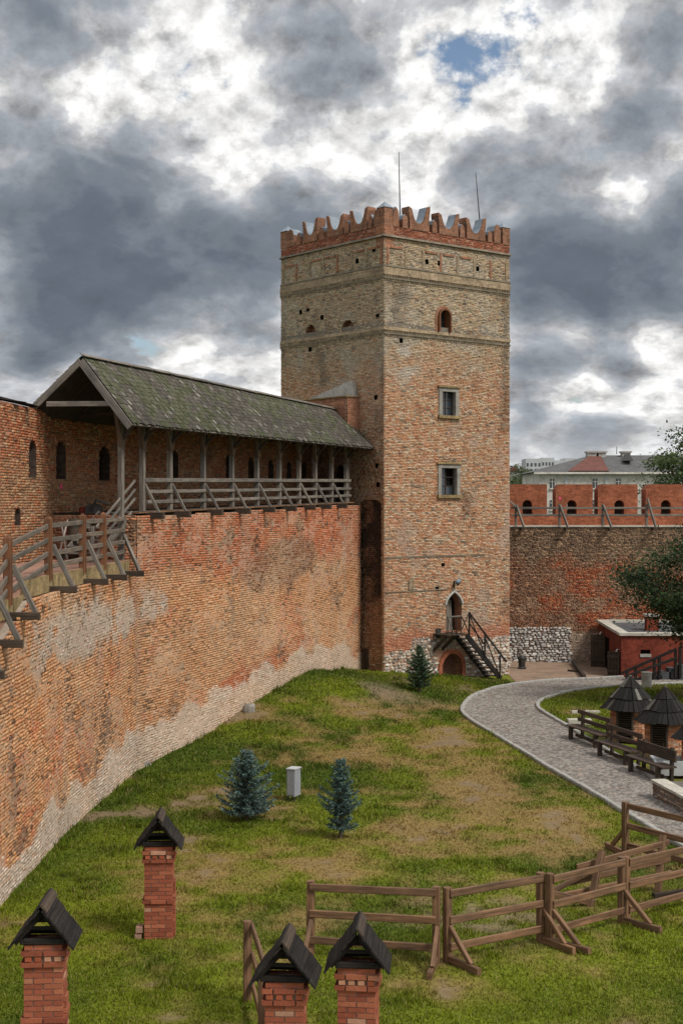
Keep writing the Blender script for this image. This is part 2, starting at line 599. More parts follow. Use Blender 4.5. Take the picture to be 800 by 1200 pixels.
M_BLADE = mat_attr('grass_blade', fine=1.2, lo=.75, bump=0, trans=.25)
M_LEAF = mat_attr('leaf', fine=1.0, lo=.75, bump=0, trans=.28, rough=.6, spec=.3)
M_NEEDLE = mat_attr('spruce_needle', fine=3.0, lo=.7, bump=0, rough=.8)
M_BARK = mat_noise('bark', (.05, .036, .026), (.14, .105, .08), 6, .95, .8, .03, stretch=(1, 1, .25))
M_PLASTER = mat_noise('old_white_plaster', (.42, .40, .36), (.66, .64, .59), .5, .95, .1, .02, fine=3)
M_FAR_RED = mat_noise('rusty_red_roof', (.095, .036, .028), (.17, .066, .05), 1.2, .8, .2, .02, fine=8)
M_FAR_GREY = mat_noise('grey_roof', (.07, .07, .075), (.13, .13, .135), .8, .8, .2, .02, fine=6)
M_CONCRETE_FAR = mat_noise('pale_concrete_panel', (.38, .40, .42), (.50, .52, .54), .08, .9, 0, .02)
M_TAR = mat_noise('tarred_roof', (.05, .053, .058), (.12, .125, .135), 2.2, .8, .3, .02, fine=20)
m, N, L, B = new_mat('window_glass')
B.inputs['Base Color'].default_value = (.03, .04, .05, 1); B.inputs['Roughness'].default_value = .08; B.inputs['Specular IOR Level'].default_value = .7
M_GLASS = m
m, N, L, B = new_mat('dark_interior')
B.inputs['Base Color'].default_value = (.012, .011, .010, 1); B.inputs['Roughness'].default_value = 1; B.inputs['Specular IOR Level'].default_value = 0
M_DARK = m


def mat_pavers():
    m, N, L, B = new_mat('clay_pavers')
    g = N.new('ShaderNodeNewGeometry')
    b = N.new('ShaderNodeTexBrick')
    L.new(g.outputs['Position'], b.inputs['Vector'])
    b.inputs['Scale'].default_value = 1
    b.inputs['Brick Width'].default_value = .24; b.inputs['Row Height'].default_value = .12; b.inputs['Mortar Size'].default_value = .012
    b.inputs['Color1'].default_value = (.36, .24, .17, 1); b.inputs['Color2'].default_value = (.26, .17, .12, 1); b.inputs['Mortar'].default_value = (.14, .12, .09, 1)
    n = nnoise(N, L, g.outputs['Position'], .9, 6, .65)
    c = nmul(N, L, b.outputs['Color'], nramp(N, L, n, [(.3, (.6, .6, .58)), (.7, (1.15, 1.15, 1.15))]))
    L.new(c, B.inputs['Base Color']); B.inputs['Roughness'].default_value = .9
    nbump(N, L, b.outputs['Fac'], -.5, .01, B)
    return m


M_PAVERS = mat_pavers()

# ------------------------------------------------------------------ lawn and terrain


def lawn_colour(x, y):
    x = np.asarray(x, float); y = np.asarray(y, float)
    big = fbm(x * .13 + 3, y * .10, 21, 4)
    mid = fbm(x * .55, y * .38, 22, 4)
    fin = fbm(x * 2.3, y * 1.6, 23, 3)
    wall = np.clip((x + 6.6) / 9.0, 0, 1)                      # greener beside the wall, drier mid-lawn
    centre = np.exp(-(((x - 3.2) / 4.2) ** 2 + ((y - 43) / 10.5) ** 2))
    front = np.exp(-(((x + 1.5) / 3.5) ** 2 + ((y - 28) / 5.0) ** 2))
    dry = .40 * centre + .16 * front + 1.5 * (mid - .5) + .7 * (big - .5) + .8 * (fin - .5) + .10 * wall + .04
    dry = sstep(dry, .10, .68)
    bank = sstep(y, 54, 58) * sstep(y, 72, 64)
    dry = dry * (1 - .75 * bank)
    soil = np.exp(-(((x - 1.0) / 2.6) ** 2 + ((y - 56) / 1.5) ** 2)) * sstep(mid, .38, .55)
    soil = np.maximum(soil, np.exp(-(((x - 2.8) / 1.7) ** 2 + ((y - 27.6) / 1.6) ** 2)) * sstep(fin + mid, .85, 1.05))
    soil = np.maximum(soil, sstep(mid + .5 * fin, .93, 1.08) * .8)
    green = lerp3((.062, .098, .007), (.150, .185, .010), sstep(fbm(x * .3, y * .22, 31, 4), .3, .7))
    c = lerp3(green, (.27, .165, .07), dry * .78)
    c = lerp3(c, (.19, .145, .105), soil * .8)
    far = sstep(y, 80, 110)
    c = lerp3(c, (.055, .07, .025), far)
    return c, dry, soil


def axis(lo, hi, fine_lo, fine_hi, step, grow=1.22):
    a = list(np.arange(fine_lo, fine_hi + step, step))
    s = step; v = a[-1]
    while v < hi:
        s *= grow; v += s; a.append(v)
    s = step; v = a[0]; pre = []
    while v > lo:
        s *= grow; v -= s; pre.append(v)
    return np.array(pre[::-1] + a)


xs = axis(-2500, 2500, -8, 15, .22)
ys = axis(-60, 6000, 16, 76, .22)
gx, gy = np.meshgrid(xs, ys)
zz = gz(gx.ravel(), gy.ravel())
vv = np.stack([gx.ravel(), gy.ravel(), zz], 1)
nx, ny = len(xs), len(ys)
ii = (np.arange(ny - 1)[:, None] * nx + np.arange(nx - 1)[None, :]).ravel()
ff = np.stack([ii, ii + 1, ii + nx + 1, ii + nx], 1)
ground = poly_mesh('ground', vv, ff, 4, M_LAWN, cols=lawn_colour(vv[:, 0], vv[:, 1])[0], smooth=True)
tag(ground, 'green and dry brown castle lawn rising to a bank by the wall', kind='structure')

# path ---------------------------------------------------------------
OUT_PX = [(930, 779), (860, 784), (800, 788), (740, 793), (700, 795.5), (660, 797), (636, 798.5), (612, 801), (590, 805), (568, 810.5), (553, 817), (543, 827), (541.5, 836), (553, 846), (580, 862), (606, 878), (655, 908), (690, 928), (727, 951), (770, 976), (820, 1006), (900, 1056)]
IN_PX = [(930, 792), (860, 797), (800, 801.5), (740, 804), (700, 807), (668, 811), (648, 816), (634, 821), (629, 827), (634, 834), (645, 841), (661, 850), (690, 868), (725, 889), (768, 914), (800, 932), (850, 962), (930, 1008)]


def resample(pts, n=None, step=None):
    pts = [np.array(p[:2]) for p in pts]
    # smooth by Catmull-Rom
    out = []
    for i in range(len(pts) - 1):
        a, b, c, e = pts[max(i - 1, 0)], pts[i], pts[i + 1], pts[min(i + 2, len(pts) - 1)]
        for t in np.linspace(0, 1, 10, endpoint=False):
            out.append(.5 * ((2 * b) + (c - a) * t + (2 * a - 5 * b + 4 * c - e) * t * t + (3 * b - a - 3 * c + e) * t ** 3))
    out.append(pts[-1])
    out = np.array(out)
    d = np.r_[0, np.cumsum(np.hypot(*np.diff(out, axis=0).T))]
    if n is None: n = max(2, int(round(d[-1] / step)) + 1)
    s = np.linspace(0, d[-1], n)
    return np.stack([np.interp(s, d, out[:, 0]), np.interp(s, d, out[:, 1])], 1)


OUTW = [gp(*p) for p in OUT_PX]
INW = [gp(*p) for p in IN_PX]
# pair the two edges at the bend so the strip does not skew
oc, ic = 12, 8
PO = np.concatenate([resample(OUTW[:oc + 1], 130), resample(OUTW[oc:], 170)[1:]])
PI_ = np.concatenate([resample(INW[:ic + 1], 130), resample(INW[ic:], 170)[1:]])
nb = 9
tb = np.linspace(0, 1, nb)
pv = (PO[:, None, :] * (1 - tb)[None, :, None] + PI_[:, None, :] * tb[None, :, None])
pz = gz(pv[..., 0].ravel(), pv[..., 1].ravel()) + .012
pvv = np.concatenate([pv.reshape(-1, 2), pz[:, None]], 1)
ii = (np.arange(len(PO) - 1)[:, None] * nb + np.arange(nb - 1)[None, :]).ravel()
path = poly_mesh('path', pvv, np.stack([ii, ii + 1, ii + nb + 1, ii + nb], 1), 4, M_PATHBED, smooth=True)
tag(path, 'curving grey cobbled path', kind='structure')

# single setts, too small to pick apart
rows = []
dlen = np.r_[0, np.cumsum(np.hypot(*np.diff((PO + PI_) / 2, axis=0).T))]
S_ = .125
cents = []
for s in np.arange(0, dlen[-1], S_):
    o = np.array([np.interp(s, dlen, PO[:, 0]), np.interp(s, dlen, PO[:, 1])])
    i = np.array([np.interp(s, dlen, PI_[:, 0]), np.interp(s, dlen, PI_[:, 1])])
    w = np.hypot(*(i - o)); dirn = (i - o) / w
    if o[0] > 17 and i[0] > 17: continue
    sh = random.random() * S_
    for q in np.arange(.08 + sh * .5, w - .06, S_):
        c = o + dirn * q
        cents.append((c[0], c[1], math.atan2(dirn[1], dirn[0])))
cents = np.array(cents)
nS = len(cents)
ca, sa = np.cos(cents[:, 2] + RNG.normal(0, .06, nS)), np.sin(cents[:, 2] + RNG.normal(0, .06, nS))
hw = .052 + RNG.normal(0, .004, nS)
tz = gz(cents[:, 0], cents[:, 1]) + .022 + RNG.normal(0, .004, nS)
sv = np.zeros((nS, 8, 3))
for k, (a, b) in enumerate([(-1, -1), (1, -1), (1, 1), (-1, 1)]):
    for lev, (sc, dz) in enumerate([(1.0, -.03), (.82, 0)]):
        lx, ly = a * hw * sc, b * hw * sc
        sv[:, lev * 4 + k, 0] = cents[:, 0] + lx * ca - ly * sa
        sv[:, lev * 4 + k, 1] = cents[:, 1] + lx * sa + ly * ca
        sv[:, lev * 4 + k, 2] = tz + dz
fq = np.array([[4, 5, 6, 7], [0, 1, 5, 4], [1, 2, 6, 5], [2, 3, 7, 6], [3, 0, 4, 7]])
sf = (np.arange(nS)[:, None, None] * 8 + fq[None]).reshape(-1, 4)
gr = .125 + .17 * RNG.random(nS) + .05 * (fbm(cents[:, 0] * .6, cents[:, 1] * .6, 41, 3) - .5)
scol = np.stack([gr * 1.10, gr * 1.01, gr * .92], 1) * lerp3((1, 1, 1), (1.08, .93, .86), (RNG.random(nS) < .12) * 1.0)
poly_mesh('cobble_setts', sv.reshape(-1, 3), sf, 4, M_COBBLE, path, 'stuff', cols=np.repeat(scol, 8, 0))

kerb = bpy.data.objects.new('kerb', None); COL.objects.link(kerb)
tag(kerb, 'pale granite kerb along both edges of the path', kind='structure')


def kerb_line(pts, side):
    line = resample(pts, step=.05)
    d = np.r_[0, np.cumsum(np.hypot(*np.diff(line, axis=0).T))]
    s = 0
    while s < d[-1] - .4:
        ln = random.uniform(.62, .98); e = min(s + ln, d[-1])
        a = Vector((np.interp(s + .012, d, line[:, 0]), np.interp(s + .012, d, line[:, 1])))
        b = Vector((np.interp(e - .012, d, line[:, 0]), np.interp(e - .012, d, line[:, 1])))
        s = e
        if min(a.x, b.x) > 16.5: continue
        za, zb = g1(a.x, a.y), g1(b.x, b.y)
        t = random.uniform(-.012, .012)
        bar('kerb_stone', (a.x, a.y, za + .01 + t), (b.x, b.y, zb + .01 + t), .15, .19, M_KERB, kerb, ch=.02)


kerb_line(OUTW, 1)
kerb_line(INW, -1)

# paved yard between the tower and the far wall ------------------------
yx = np.linspace(8.1, 21, 50)
oy = np.array([np.interp(x, *np.array(sorted([(p[0], p[1]) for p in PO[:115]])).T) for x in yx])
yv, yf = [], []
tt = np.linspace(0, 1, 20)
for x, o in zip(yx, oy):
    yy = (o + .08) * (1 - tt) + (WY - .01) * tt
    zz_ = gz(np.full(20, x), yy) + .014
    yv += [(x, a, b) for a, b in zip(yy, zz_)]
for i in range(49):
    for j in range(19):
        yf.append((i * 20 + j, (i + 1) * 20 + j, (i + 1) * 20 + j + 1, i * 20 + j + 1))
tag(mesh_obj('paved_yard', yv, yf, M_PAVERS), 'brown clay paved yard at the foot of the far wall', kind='structure')

# grass blades ---------------------------------------------------------


def in_path(x, y):
    from mathutils import geometry  # noqa: F401
    poly = np.concatenate([PO, PI_[::-1]])
    inside = np.zeros(len(x), bool)
    j = len(poly) - 1
    for i in range(len(poly)):
        xi, yi = poly[i]; xj, yj = poly[j]
        if yi != yj:
            c = ((yi > y) != (yj > y)) & (x < (xj - xi) * (y - yi) / (yj - yi) + xi)
            inside ^= c
        j = i
    return inside


def make_grass():
    n = 420000
    # denser towards the camera
    y = 17 + (RNG.random(n) ** 1.5) * 50
    x = (RNG.random(n) - .5) * 2 * (y * .25 + .6)
    near = [(-6.85, 20), (-6.72, 35), (K2.x, K2.y), (E2.x, E2.y)]
    wx = np.interp(y, [p[1] for p in near], [p[0] for p in near])
    _, dry, soil = lawn_colour(x, y)
    keep = (x > wx + .05) & (RNG.random(n) > .55 * dry + .6 * soil)
    tq = (x - TA.x) * NU.x + (y - TA.y) * NU.y
    keep &= tq > .06
    keep &= ~in_path(x, y)
    keep &= ~((x > 7.8) & (y > 65.5))
    keep &= ~((x > 7.2) & (y > 41) & (y < 50.5) & (x > 7.2 + (50.5 - y) * .25))
    x, y = x[keep], y[keep]
    n = len(x)
    c, dry, soil = lawn_colour(x, y)
    tuft = sstep(fbm(x * 1.7, y * 1.7, 61, 3), .52, .74)
    wx2 = np.interp(y, [q_[1] for q_ in near], [q_[0] for q_ in near])
    edge = np.exp(-((x - wx2) / .35) ** 2)
    hgt = (.022 + .035 * RNG.random(n) + .085 * tuft * RNG.random(n) + .10 * edge * RNG.random(n) ** 2) * (1 + (y - 17) / 60) * (1 - .35 * dry)
    wid = (.007 + .006 * RNG.random(n)) * (1 + (y - 17) / 26)
    an = RNG.random(n) * math.pi
    z = gz(x, y)
    lean = RNG.normal(0, .45, (n, 2)) * hgt[:, None]
    v = np.zeros((n, 3, 3))
    v[:, 0] = np.stack([x - np.cos(an) * wid, y - np.sin(an) * wid, z - .004], 1)
    v[:, 1] = np.stack([x + np.cos(an) * wid, y + np.sin(an) * wid, z - .004], 1)
    v[:, 2] = np.stack([x + lean[:, 0], y + lean[:, 1], z + hgt], 1)
    c = c * (.72 + .6 * RNG.random((n, 1))) * (1.0 - .12 * tuft[:, None])
    c = lerp3(c, (.33, .27, .12), (RNG.random(n) < .10) * .6)
    o = poly_mesh('grass', v.reshape(-1, 3), np.arange(n * 3).reshape(-1, 3), 3, M_BLADE, None, 'stuff', cols=np.repeat(c, 3, 0))
    tag(o, 'short patchy grass blades covering the castle lawn')


make_grass()

# ------------------------------------------------------------------ brickwork builder


def arch_open(u0, u1, v0, v1, kind='round'):
    """opening as half-width at height v (None outside)"""
    um, hw_ = (u0 + u1) / 2, (u1 - u0) / 2

    def f(v):
        if v < v0 or v > v1: return None
        if kind == 'rect': return (u0, u1)
        rise = hw_ if kind == 'round' else hw_ * 1.3
        if kind == 'flat': rise = hw_ * .35
        vs = v1 - rise
        if v <= vs: return (u0, u1)
        t = (v - vs) / rise
        w = hw_ * math.sqrt(max(0, 1 - t * t)) if kind != 'point' else hw_ * (1 - t ** 2.3)
        return (um - w, um + w)
    f.spec = (u0, u1, v0, v1, kind)
    return f


def arch_outline(u0, u1, v0, v1, kind, n=7):
    um, hw_ = (u0 + u1) / 2, (u1 - u0) / 2
    if kind == 'rect': return [(u0, v0), (u1, v0), (u1, v1), (u0, v1)]
    rise = {'round': hw_, 'point': hw_ * 1.3, 'flat': hw_ * .35}[kind]
    vs = v1 - rise
    pts = [(u0, v0), (u1, v0), (u1, vs)]
    for i in range(1, 2 * n):
        if kind == 'point':
            t = i / n if i <= n else (2 * n - i) / n
            w = hw_ * (1 - t ** 2.3) * (1 if i <= n else -1)
            pts.append((um + w, vs + rise * t))
        else:
            a = math.pi * i / (2 * n)
            pts.append((um + hw_ * math.cos(a), vs + rise * math.sin(a)))
    pts.append((u0, vs))
    return pts


class Wall:
    """a brick face on the plan line P + u D with outward normal N; rows of real bricks over a mortar backing"""

    def __init__(s, P, D, N, L):
        s.P, s.D, s.N, s.L = Vector(P), Vector(D), Vector(N), L
        s.data = []
        s.bq = []

    def pt(s, u, v, o=0.0):
        q = s.P + s.D * u + s.N * o
        return Vector((q.x, q.y, v))

    def lay(s, z0, z1, opens=(), pitch=.085, blen=.27, skip=None, back_off=-.028, backing=True, keep=None):
        nrow = int(round((z1 - z0) / pitch)); pitch = (z1 - z0) / nrow
        for r in range(nrow):
            va, vb = z0 + r * pitch, z0 + (r + 1) * pitch
            vm = (va + vb) / 2
            iv = [(0.0, s.L)]
            for f in opens:
                w = f(vm)
                if w is None: continue
                nv = []
                for a, b in iv:
                    if w[1] <= a or w[0] >= b: nv.append((a, b)); continue
                    if w[0] > a: nv.append((a, w[0]))
                    if w[1] < b: nv.append((w[1], b))
                iv = nv
            for a, b in iv:
                if backing:
                    m_ = max(1, int((b - a) / .3))
                    for q_ in range(m_):
                        s.bq.append((a + (b - a) * q_ / m_, a + (b - a) * (q_ + 1) / m_, va, vb, back_off))
                u = a - (random.random() * .2 if a == 0 else random.random() * .1)
                k = r % 2
                while u < b:
                    ln = (blen if k else blen * .5) * random.uniform(.93, 1.07); k = 1 - k if random.random() < .8 else k
                    e = u + ln
                    ua, ub = max(u, a) + .005, min(e, b) - .005
                    u = e
                    if ub - ua < .03: continue
                    if keep is not None and not keep((ua + ub) / 2, vm): continue
                    if skip is not None and random.random() < skip((ua + ub) / 2, vm): continue
                    s.data.append((ua, ub, va + .005, vb - .005))

    def build(s, colf, mat, parent, name='bricks', mname='mortar_core', mortar=None, rough=.007, seed=0, uneven=False):
        A = np.array(s.data); n = len(A)
        um, vm = (A[:, 0] + A[:, 1]) / 2, (A[:, 2] + A[:, 3]) / 2
        res = colf(um, vm); c, wear = res[:2]
        smear = res[2] if len(res) > 2 else np.zeros(n)
        off = RNG.normal(0, rough, n) - np.abs(RNG.normal(0, 1, n)) * wear
        off = off * (1 - smear) + smear * (RNG.normal(-.006, .004, n))
        wav = (lambda u, v: .055 * (fbm(u * .35, v * .25, 501, 3) - .5)) if uneven else (lambda u, v: 0 * u)
        blg = (lambda u, v: .09 * (fbm(u * .45, v * .5, 503, 3) - .5)) if uneven else (lambda u, v: 0 * u)
        tilt = RNG.normal(0, .004, (n, 2)) * (1 + wear[:, None] * 60)
        V_ = np.zeros((n, 8, 3))
        for k, (a, b) in enumerate([(0, 2), (1, 2), (1, 3), (0, 3)]):
            su = 1 if a == 0 else -1; svv = 1 if b == 2 else -1
            for lev, (ins, dp) in enumerate([(0, -.07), (.006, 0)]):
                u = A[:, a] + su * ins * (1 + 2 * wear / .03 * RNG.random(n)); v = A[:, b] + svv * ins * .8
                o = (off + (tilt[:, 0] * -su + tilt[:, 1] * -svv)) if lev else np.full(n, dp)
                o = np.maximum(o, -.024) if lev else o
                o = o + blg(u, v); v = v + wav(u, v)
                q = lev * 4 + k
                V_[:, q, 0] = s.P.x + s.D.x * u + s.N.x * o
                V_[:, q, 1] = s.P.y + s.D.y * u + s.N.y * o
                V_[:, q, 2] = v
        fq = np.array([[4, 5, 6, 7], [0, 1, 5, 4], [1, 2, 6, 5], [2, 3, 7, 6], [3, 0, 4, 7]])
        fi = (np.arange(n)[:, None, None] * 8 + fq[None]).reshape(-1, 4)
        o = poly_mesh(name, V_.reshape(-1, 3), fi, 4, mat, parent, 'stuff', cols=np.repeat(np.clip(c, .01, .9), 8, 0))
        if s.bq:
            Q = np.array(s.bq)
            uu = np.stack([Q[:, 0], Q[:, 1], Q[:, 1], Q[:, 0]], 1).ravel(); v4 = np.stack([Q[:, 2], Q[:, 2], Q[:, 3], Q[:, 3]], 1).ravel()
            oo = np.repeat(Q[:, 4], 4)
            rb = colf(uu, v4)
            if len(rb) > 2: oo = oo + .026 * rb[2]
            oo = oo + blg(uu, v4); vq = v4; v4 = v4 + wav(uu, v4)
            xyz = np.stack([s.P.x + s.D.x * uu + s.N.x * oo, s.P.y + s.D.y * uu + s.N.y * oo, v4], 1)
            cm = lerp3(rb[0], mortar or (.40, .32, .25), np.full(len(uu), .42))
            poly_mesh(mname, xyz, np.arange(len(uu)).reshape(-1, 4), 4, M_MORTAR_A, parent, 'stuff', cols=np.clip(cm, .02, .9))
        return o

    def recess(s, spec, depth, mat, parent, name='niche', back_mat=None, front=.0):
        """the jambs, head and back of an opening"""
        u0, u1, v0, v1, kind = spec
        pts = arch_outline(u0, u1, v0, v1, kind)
        mb = MB(); n = len(pts)
        for i in range(n):
            a, b = pts[i], pts[(i + 1) % n]
            mb.quad(s.pt(*a, front), s.pt(*b, front), s.pt(*b, -depth), s.pt(*a, -depth))
        o = mb.build(name, mat, parent)
        bb = MB(); k = len(bb.v)
        bb.v = [s.pt(*p, -depth) for p in pts]; bb.f = [tuple(range(n))]
        bb.build('niche_back', back_mat or mat, o)
        return o

    def ring(s, spec, width, mat, parent, name, proud=.03, deep=.08, from_v=None):
        """a moulding following an arched opening"""
        u0, u1, v0, v1, kind = spec
        inn = arch_outline(u0, u1, v0, v1, kind)[1:] + [(u0, v0)]
        um = (u0 + u1) / 2
        out = arch_outline(u0 - width, u1 + width, v0, v1 + width, kind)[1:] + [(u0 - width, v0)]
        mb = MB()
        for i in range(len(inn) - 1):
            a, b, c, e = inn[i], inn[i + 1], out[i + 1], out[i]
            if from_v is not None and max(a[1], b[1]) < from_v: continue
            mb.prism([s.pt(*a, proud), s.pt(*b, proud), s.pt(*c, proud), s.pt(*e, proud)], Vector((s.N.x, s.N.y, 0)) * -(proud + deep))
        return mb.build(name, mat, parent)


def pick(n, pal, wts):
    idx = RNG.choice(len(pal), n, p=np.array(wts) / sum(wts))
    return np.array(pal)[idx]


# ------------------------------------------------------------------ rubble stonework


def rubble(wall, u0, u1, v0, v1, parent, pal, keep=None, cell=(.30, .2), name='rubble_stones', bulge=.05):
    vs, fs, cs = [], [], []
    nv = int((v1 - v0) / cell[1])
    for r in range(nv):
        u = u0 + random.uniform(-.1, .1)
        while u < u1:
            w = cell[0] * random.uniform(.5, 1.45); h = cell[1] * random.uniform(.75, 1.25)
            uc, vc = u + w / 2, v0 + (r + .5) * cell[1] + random.uniform(-.03, .03)
            u += w + .012
            if keep is not None and not keep(uc, vc): continue
            if uc > u1 + .05: continue
            n = 7; b = len(vs)
            ph = random.random() * 6
            o = random.uniform(-.03, .03)
            rr = [random.uniform(.82, 1.12) for _ in range(n)]
            for lev, (sc, dp) in enumerate([(1.0, -.06), (.92, o), (.55, o + bulge * random.uniform(.3, 1))]):
                for k in range(n):
                    a = ph + 2 * math.pi * k / n
                    x, y = math.cos(a), math.sin(a)
                    m_ = max(abs(x), abs(y)) ** .6
                    vs.append(wall.pt(uc + x / m_ * w * .48 * rr[k] * sc, vc + y / m_ * h * .5 * rr[k] * sc, dp))
            for lev in range(2):
                for k in range(n):
                    k2 = (k + 1) % n
                    fs.append((b + lev * n + k, b + lev * n + k2, b + (lev + 1) * n + k2, b + (lev + 1) * n + k))
            fs.append(tuple(b + 2 * n + k for k in range(n)))
            c = np.array(random.choice(pal)) * random.uniform(.75, 1.2)
            cs += [c] * (3 * n)
    o = mesh_obj(name, vs, fs, M_STONE, parent, 'stuff', cols=np.clip(np.array(cs), .01, .85))
    return o


STONE_PAL = [(.50, .48, .44), (.60, .58, .54), (.38, .36, .33), (.30, .27, .24), (.55, .50, .42), (.42, .34, .26), (.22, .20, .19)]
STONE_WHITE = [(.56, .55, .53), (.66, .65, .63), (.46, .45, .44), (.38, .36, .35), (.60, .57, .52), (.28, .26, .25)]

# ------------------------------------------------------------------ the tower
tower = thing('brick_tower', 'tall square medieval brick tower with swallowtail battlements', 'tower', (TA.x + 1, TA.y + 4, -.3))
WR = Wall(TA, TU, NU, TUL)                       # face turned to the right
WL = Wall(TA, TV, NV, TVL)                       # face over the gallery


def tR(px): return ray_param(px, TA, TU)
def tL(px): return ray_param(px, TA, TV)
def YR(t): return TA.y + TU.y * t
def YL(t): return TA.y + TV.y * t


def zR(px, py): return zat(py, YR(tR(px)))
def zL(px, py): return zat(py, YL(tL(px)))


Z_S1, Z_S2, Z_COR, Z_PAR = 15.85, 18.35, 20.15, 20.62


def tower_colour(seed, left):
    def f(u, v):
        n = len(u)
        a = fbm(u * .35 + 7, v * .30, seed, 4); b = fbm(u * 1.6, v * 2.2, seed + 1, 4); s = fbm(u * .9, v * .25, seed + 2, 4)
        low = pick(n, [(.48, .255, .145), (.54, .335, .205), (.53, .40, .28), (.42, .19, .105), (.33, .24, .17), (.58, .47, .35), (.20, .15, .115)], [30, 28, 19, 11, 8, 9, 5])
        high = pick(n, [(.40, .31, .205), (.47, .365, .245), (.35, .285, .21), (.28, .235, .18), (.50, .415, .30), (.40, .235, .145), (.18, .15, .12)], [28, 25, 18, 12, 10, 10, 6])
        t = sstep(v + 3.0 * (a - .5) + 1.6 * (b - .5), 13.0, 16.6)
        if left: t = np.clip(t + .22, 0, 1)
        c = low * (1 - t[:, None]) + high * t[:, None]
        red = sstep(b + .5 * (a - .5), .58, .68) * (1 - t) * .6
        c = lerp3(c, (.50, .215, .115), red)
        grey = sstep(a + .6 * (b - .5), .56, .72)
        c = lerp3(c, (.40, .365, .31), grey * .55)
        dark = sstep(s + .3 * (b - .5), .60, .78)
        c = c * (1 - .42 * dark)[:, None]
        pr = sstep(v, Z_COR - .05, Z_COR) * 1.0
        c = lerp3(c, pick(n, [(.33, .11, .06), (.25, .085, .05), (.38, .15, .09), (.18, .08, .055)], [4, 3, 2, 2]), pr)
        # plaster patch under the middle string course and repairs low down
        pl = np.exp(-(((u - 1.3) / .7) ** 2 + ((v - 14.4) / .8) ** 2)) * (0 if left else 1) * sstep(b, .35, .55)
        c = lerp3(c, (.50, .46, .40), np.clip(pl * 1.3, 0, .85))
        rep = sstep(v, 2.6, 1.9) * (0 if left else 1) * sstep(b, .3, .5)
        c = lerp3(c, (.44, .16, .09), rep * .75)
        c = c * (.88 + .24 * RNG.random((n, 1)))
        return c, .004 + .02 * sstep(b, .5, .75) + .012 * t
    return f


win_lo = (tR(514.5), tR(536.5), zR(525, 580), zR(525, 548), 'rect')
win_hi = (tR(515.5), tR(535), zR(525, 487), zR(525, 458.5), 'rect')
win_top = (tR(512.5), tR(526.5), zR(520, 389.5), zR(520, 362), 'round')
door_sp = (tR(522.5), tR(540.5), zR(531, 740), zR(531, 694), 'point')
cell_sp = (tR(517.5), tR(540.5), -.6, zR(529, 766), 'round')
opens_R = [arch_open(*q) for q in (win_lo, win_hi, win_top, door_sp, cell_sp)]
holes_R = []
for px, py in [(470, 399), (519, 662), (500, 307), (514.5, 309), (559.5, 315), (512, 690)]:
    t_, z_ = tR(px), zR(px, py)
    h = (t_ - .09, t_ + .09, z_ - .09, z_ + .1, 'rect')
    holes_R.append(h); opens_R.append(arch_open(*h))
stone_top = lambda u: float(np.interp(u, [0, 1.6, 1.7, 4.1, 5.4, 8.2], [1.30, 1.35, 1.85, 1.95, 1.75, 1.62]))
WR.lay(-.4, Z_S1 - .12, opens_R, .072, .25, skip=lambda u, v: .02 + (.03 if v < 8 else .02), keep=lambda u, v: v > stone_top(u) + .12 * math.sin(u * 9) * .6)
WR.lay(Z_S1 + .22, Z_S2 - .1, opens_R, .072, .25, skip=lambda u, v: .04)
WR.lay(Z_S2 + .42, Z_COR - .06, opens_R, .072, .25, skip=lambda u, v: .05)
WR.lay(Z_COR + .06, Z_PAR, opens_R, .072, .25, skip=lambda u, v: .05)
WR.build(tower_colour(101, False), M_BRICK, tower, 'face_bricks', 'mortar_core')
rubble(WR, -.02, TUL, -.5, 2.0, tower, STONE_PAL, keep=lambda u, v: v < stone_top(u) + .02 and not (cell_sp[0] - .22 < u < cell_sp[1] + .22 and v < cell_sp[3] + .2), cell=(.24, .135), bulge=.035)

ni0, ni1 = .22, 1.80
niche_sp = (ni0, ni1, -.4, zat(585, 64.8), 'flat')
gdoor_sp = (tL(403.5), tL(392), 7.9, zL(398, 545), 'round')
opens_L = [arch_open(*niche_sp), arch_open(*gdoor_sp)]
blind = []
for px, py, w, h in [(363.5, 388, .36, .58), (407, 382.5, .42, .6)]:
    t_, z_ = tL(px), zL(px, py)
    blind.append((t_ - w, t_ + w, z_ - h / 2, z_ + h / 2, 'round')); opens_L.append(arch_open(*blind[-1]))
holes_L = []
for px, py in [(352, 366.5), (360.5, 363.5), (377, 372), (442, 370), (363, 409.5), (440, 466), (378.5, 315), (418, 306), (437.5, 293), (441, 545), (442.5, 568)]:
    t_, z_ = tL(px), zL(px, py)
    h = (t_ - .1, t_ + .1, z_ - .1, z_ + .11, 'rect')
    holes_L.append(h); opens_L.append(arch_open(*h))
WL.lay(-.4, Z_S1 - .12, opens_L, .072, .25, skip=lambda u, v: .03, keep=lambda u, v: v > 1.3 or u > .1)
WL.lay(Z_S1 + .22, Z_S2 - .1, opens_L, .072, .25, skip=lambda u, v: .04)
WL.lay(Z_S2 + .42, Z_COR - .06, opens_L, .072, .25, skip=lambda u, v: .05)
WL.lay(Z_COR + .06, Z_PAR, opens_L, .072, .25, skip=lambda u, v: .05)
WL.build(tower_colour(131, True), M_BRICK, tower, 'face_bricks', 'mortar_core')

# niche beside the gallery wall, with the blackened upper brickwork
WN = Wall(TA + TV * ni0 - NV * .12, TV, NV, ni1 - ni0 + .3)


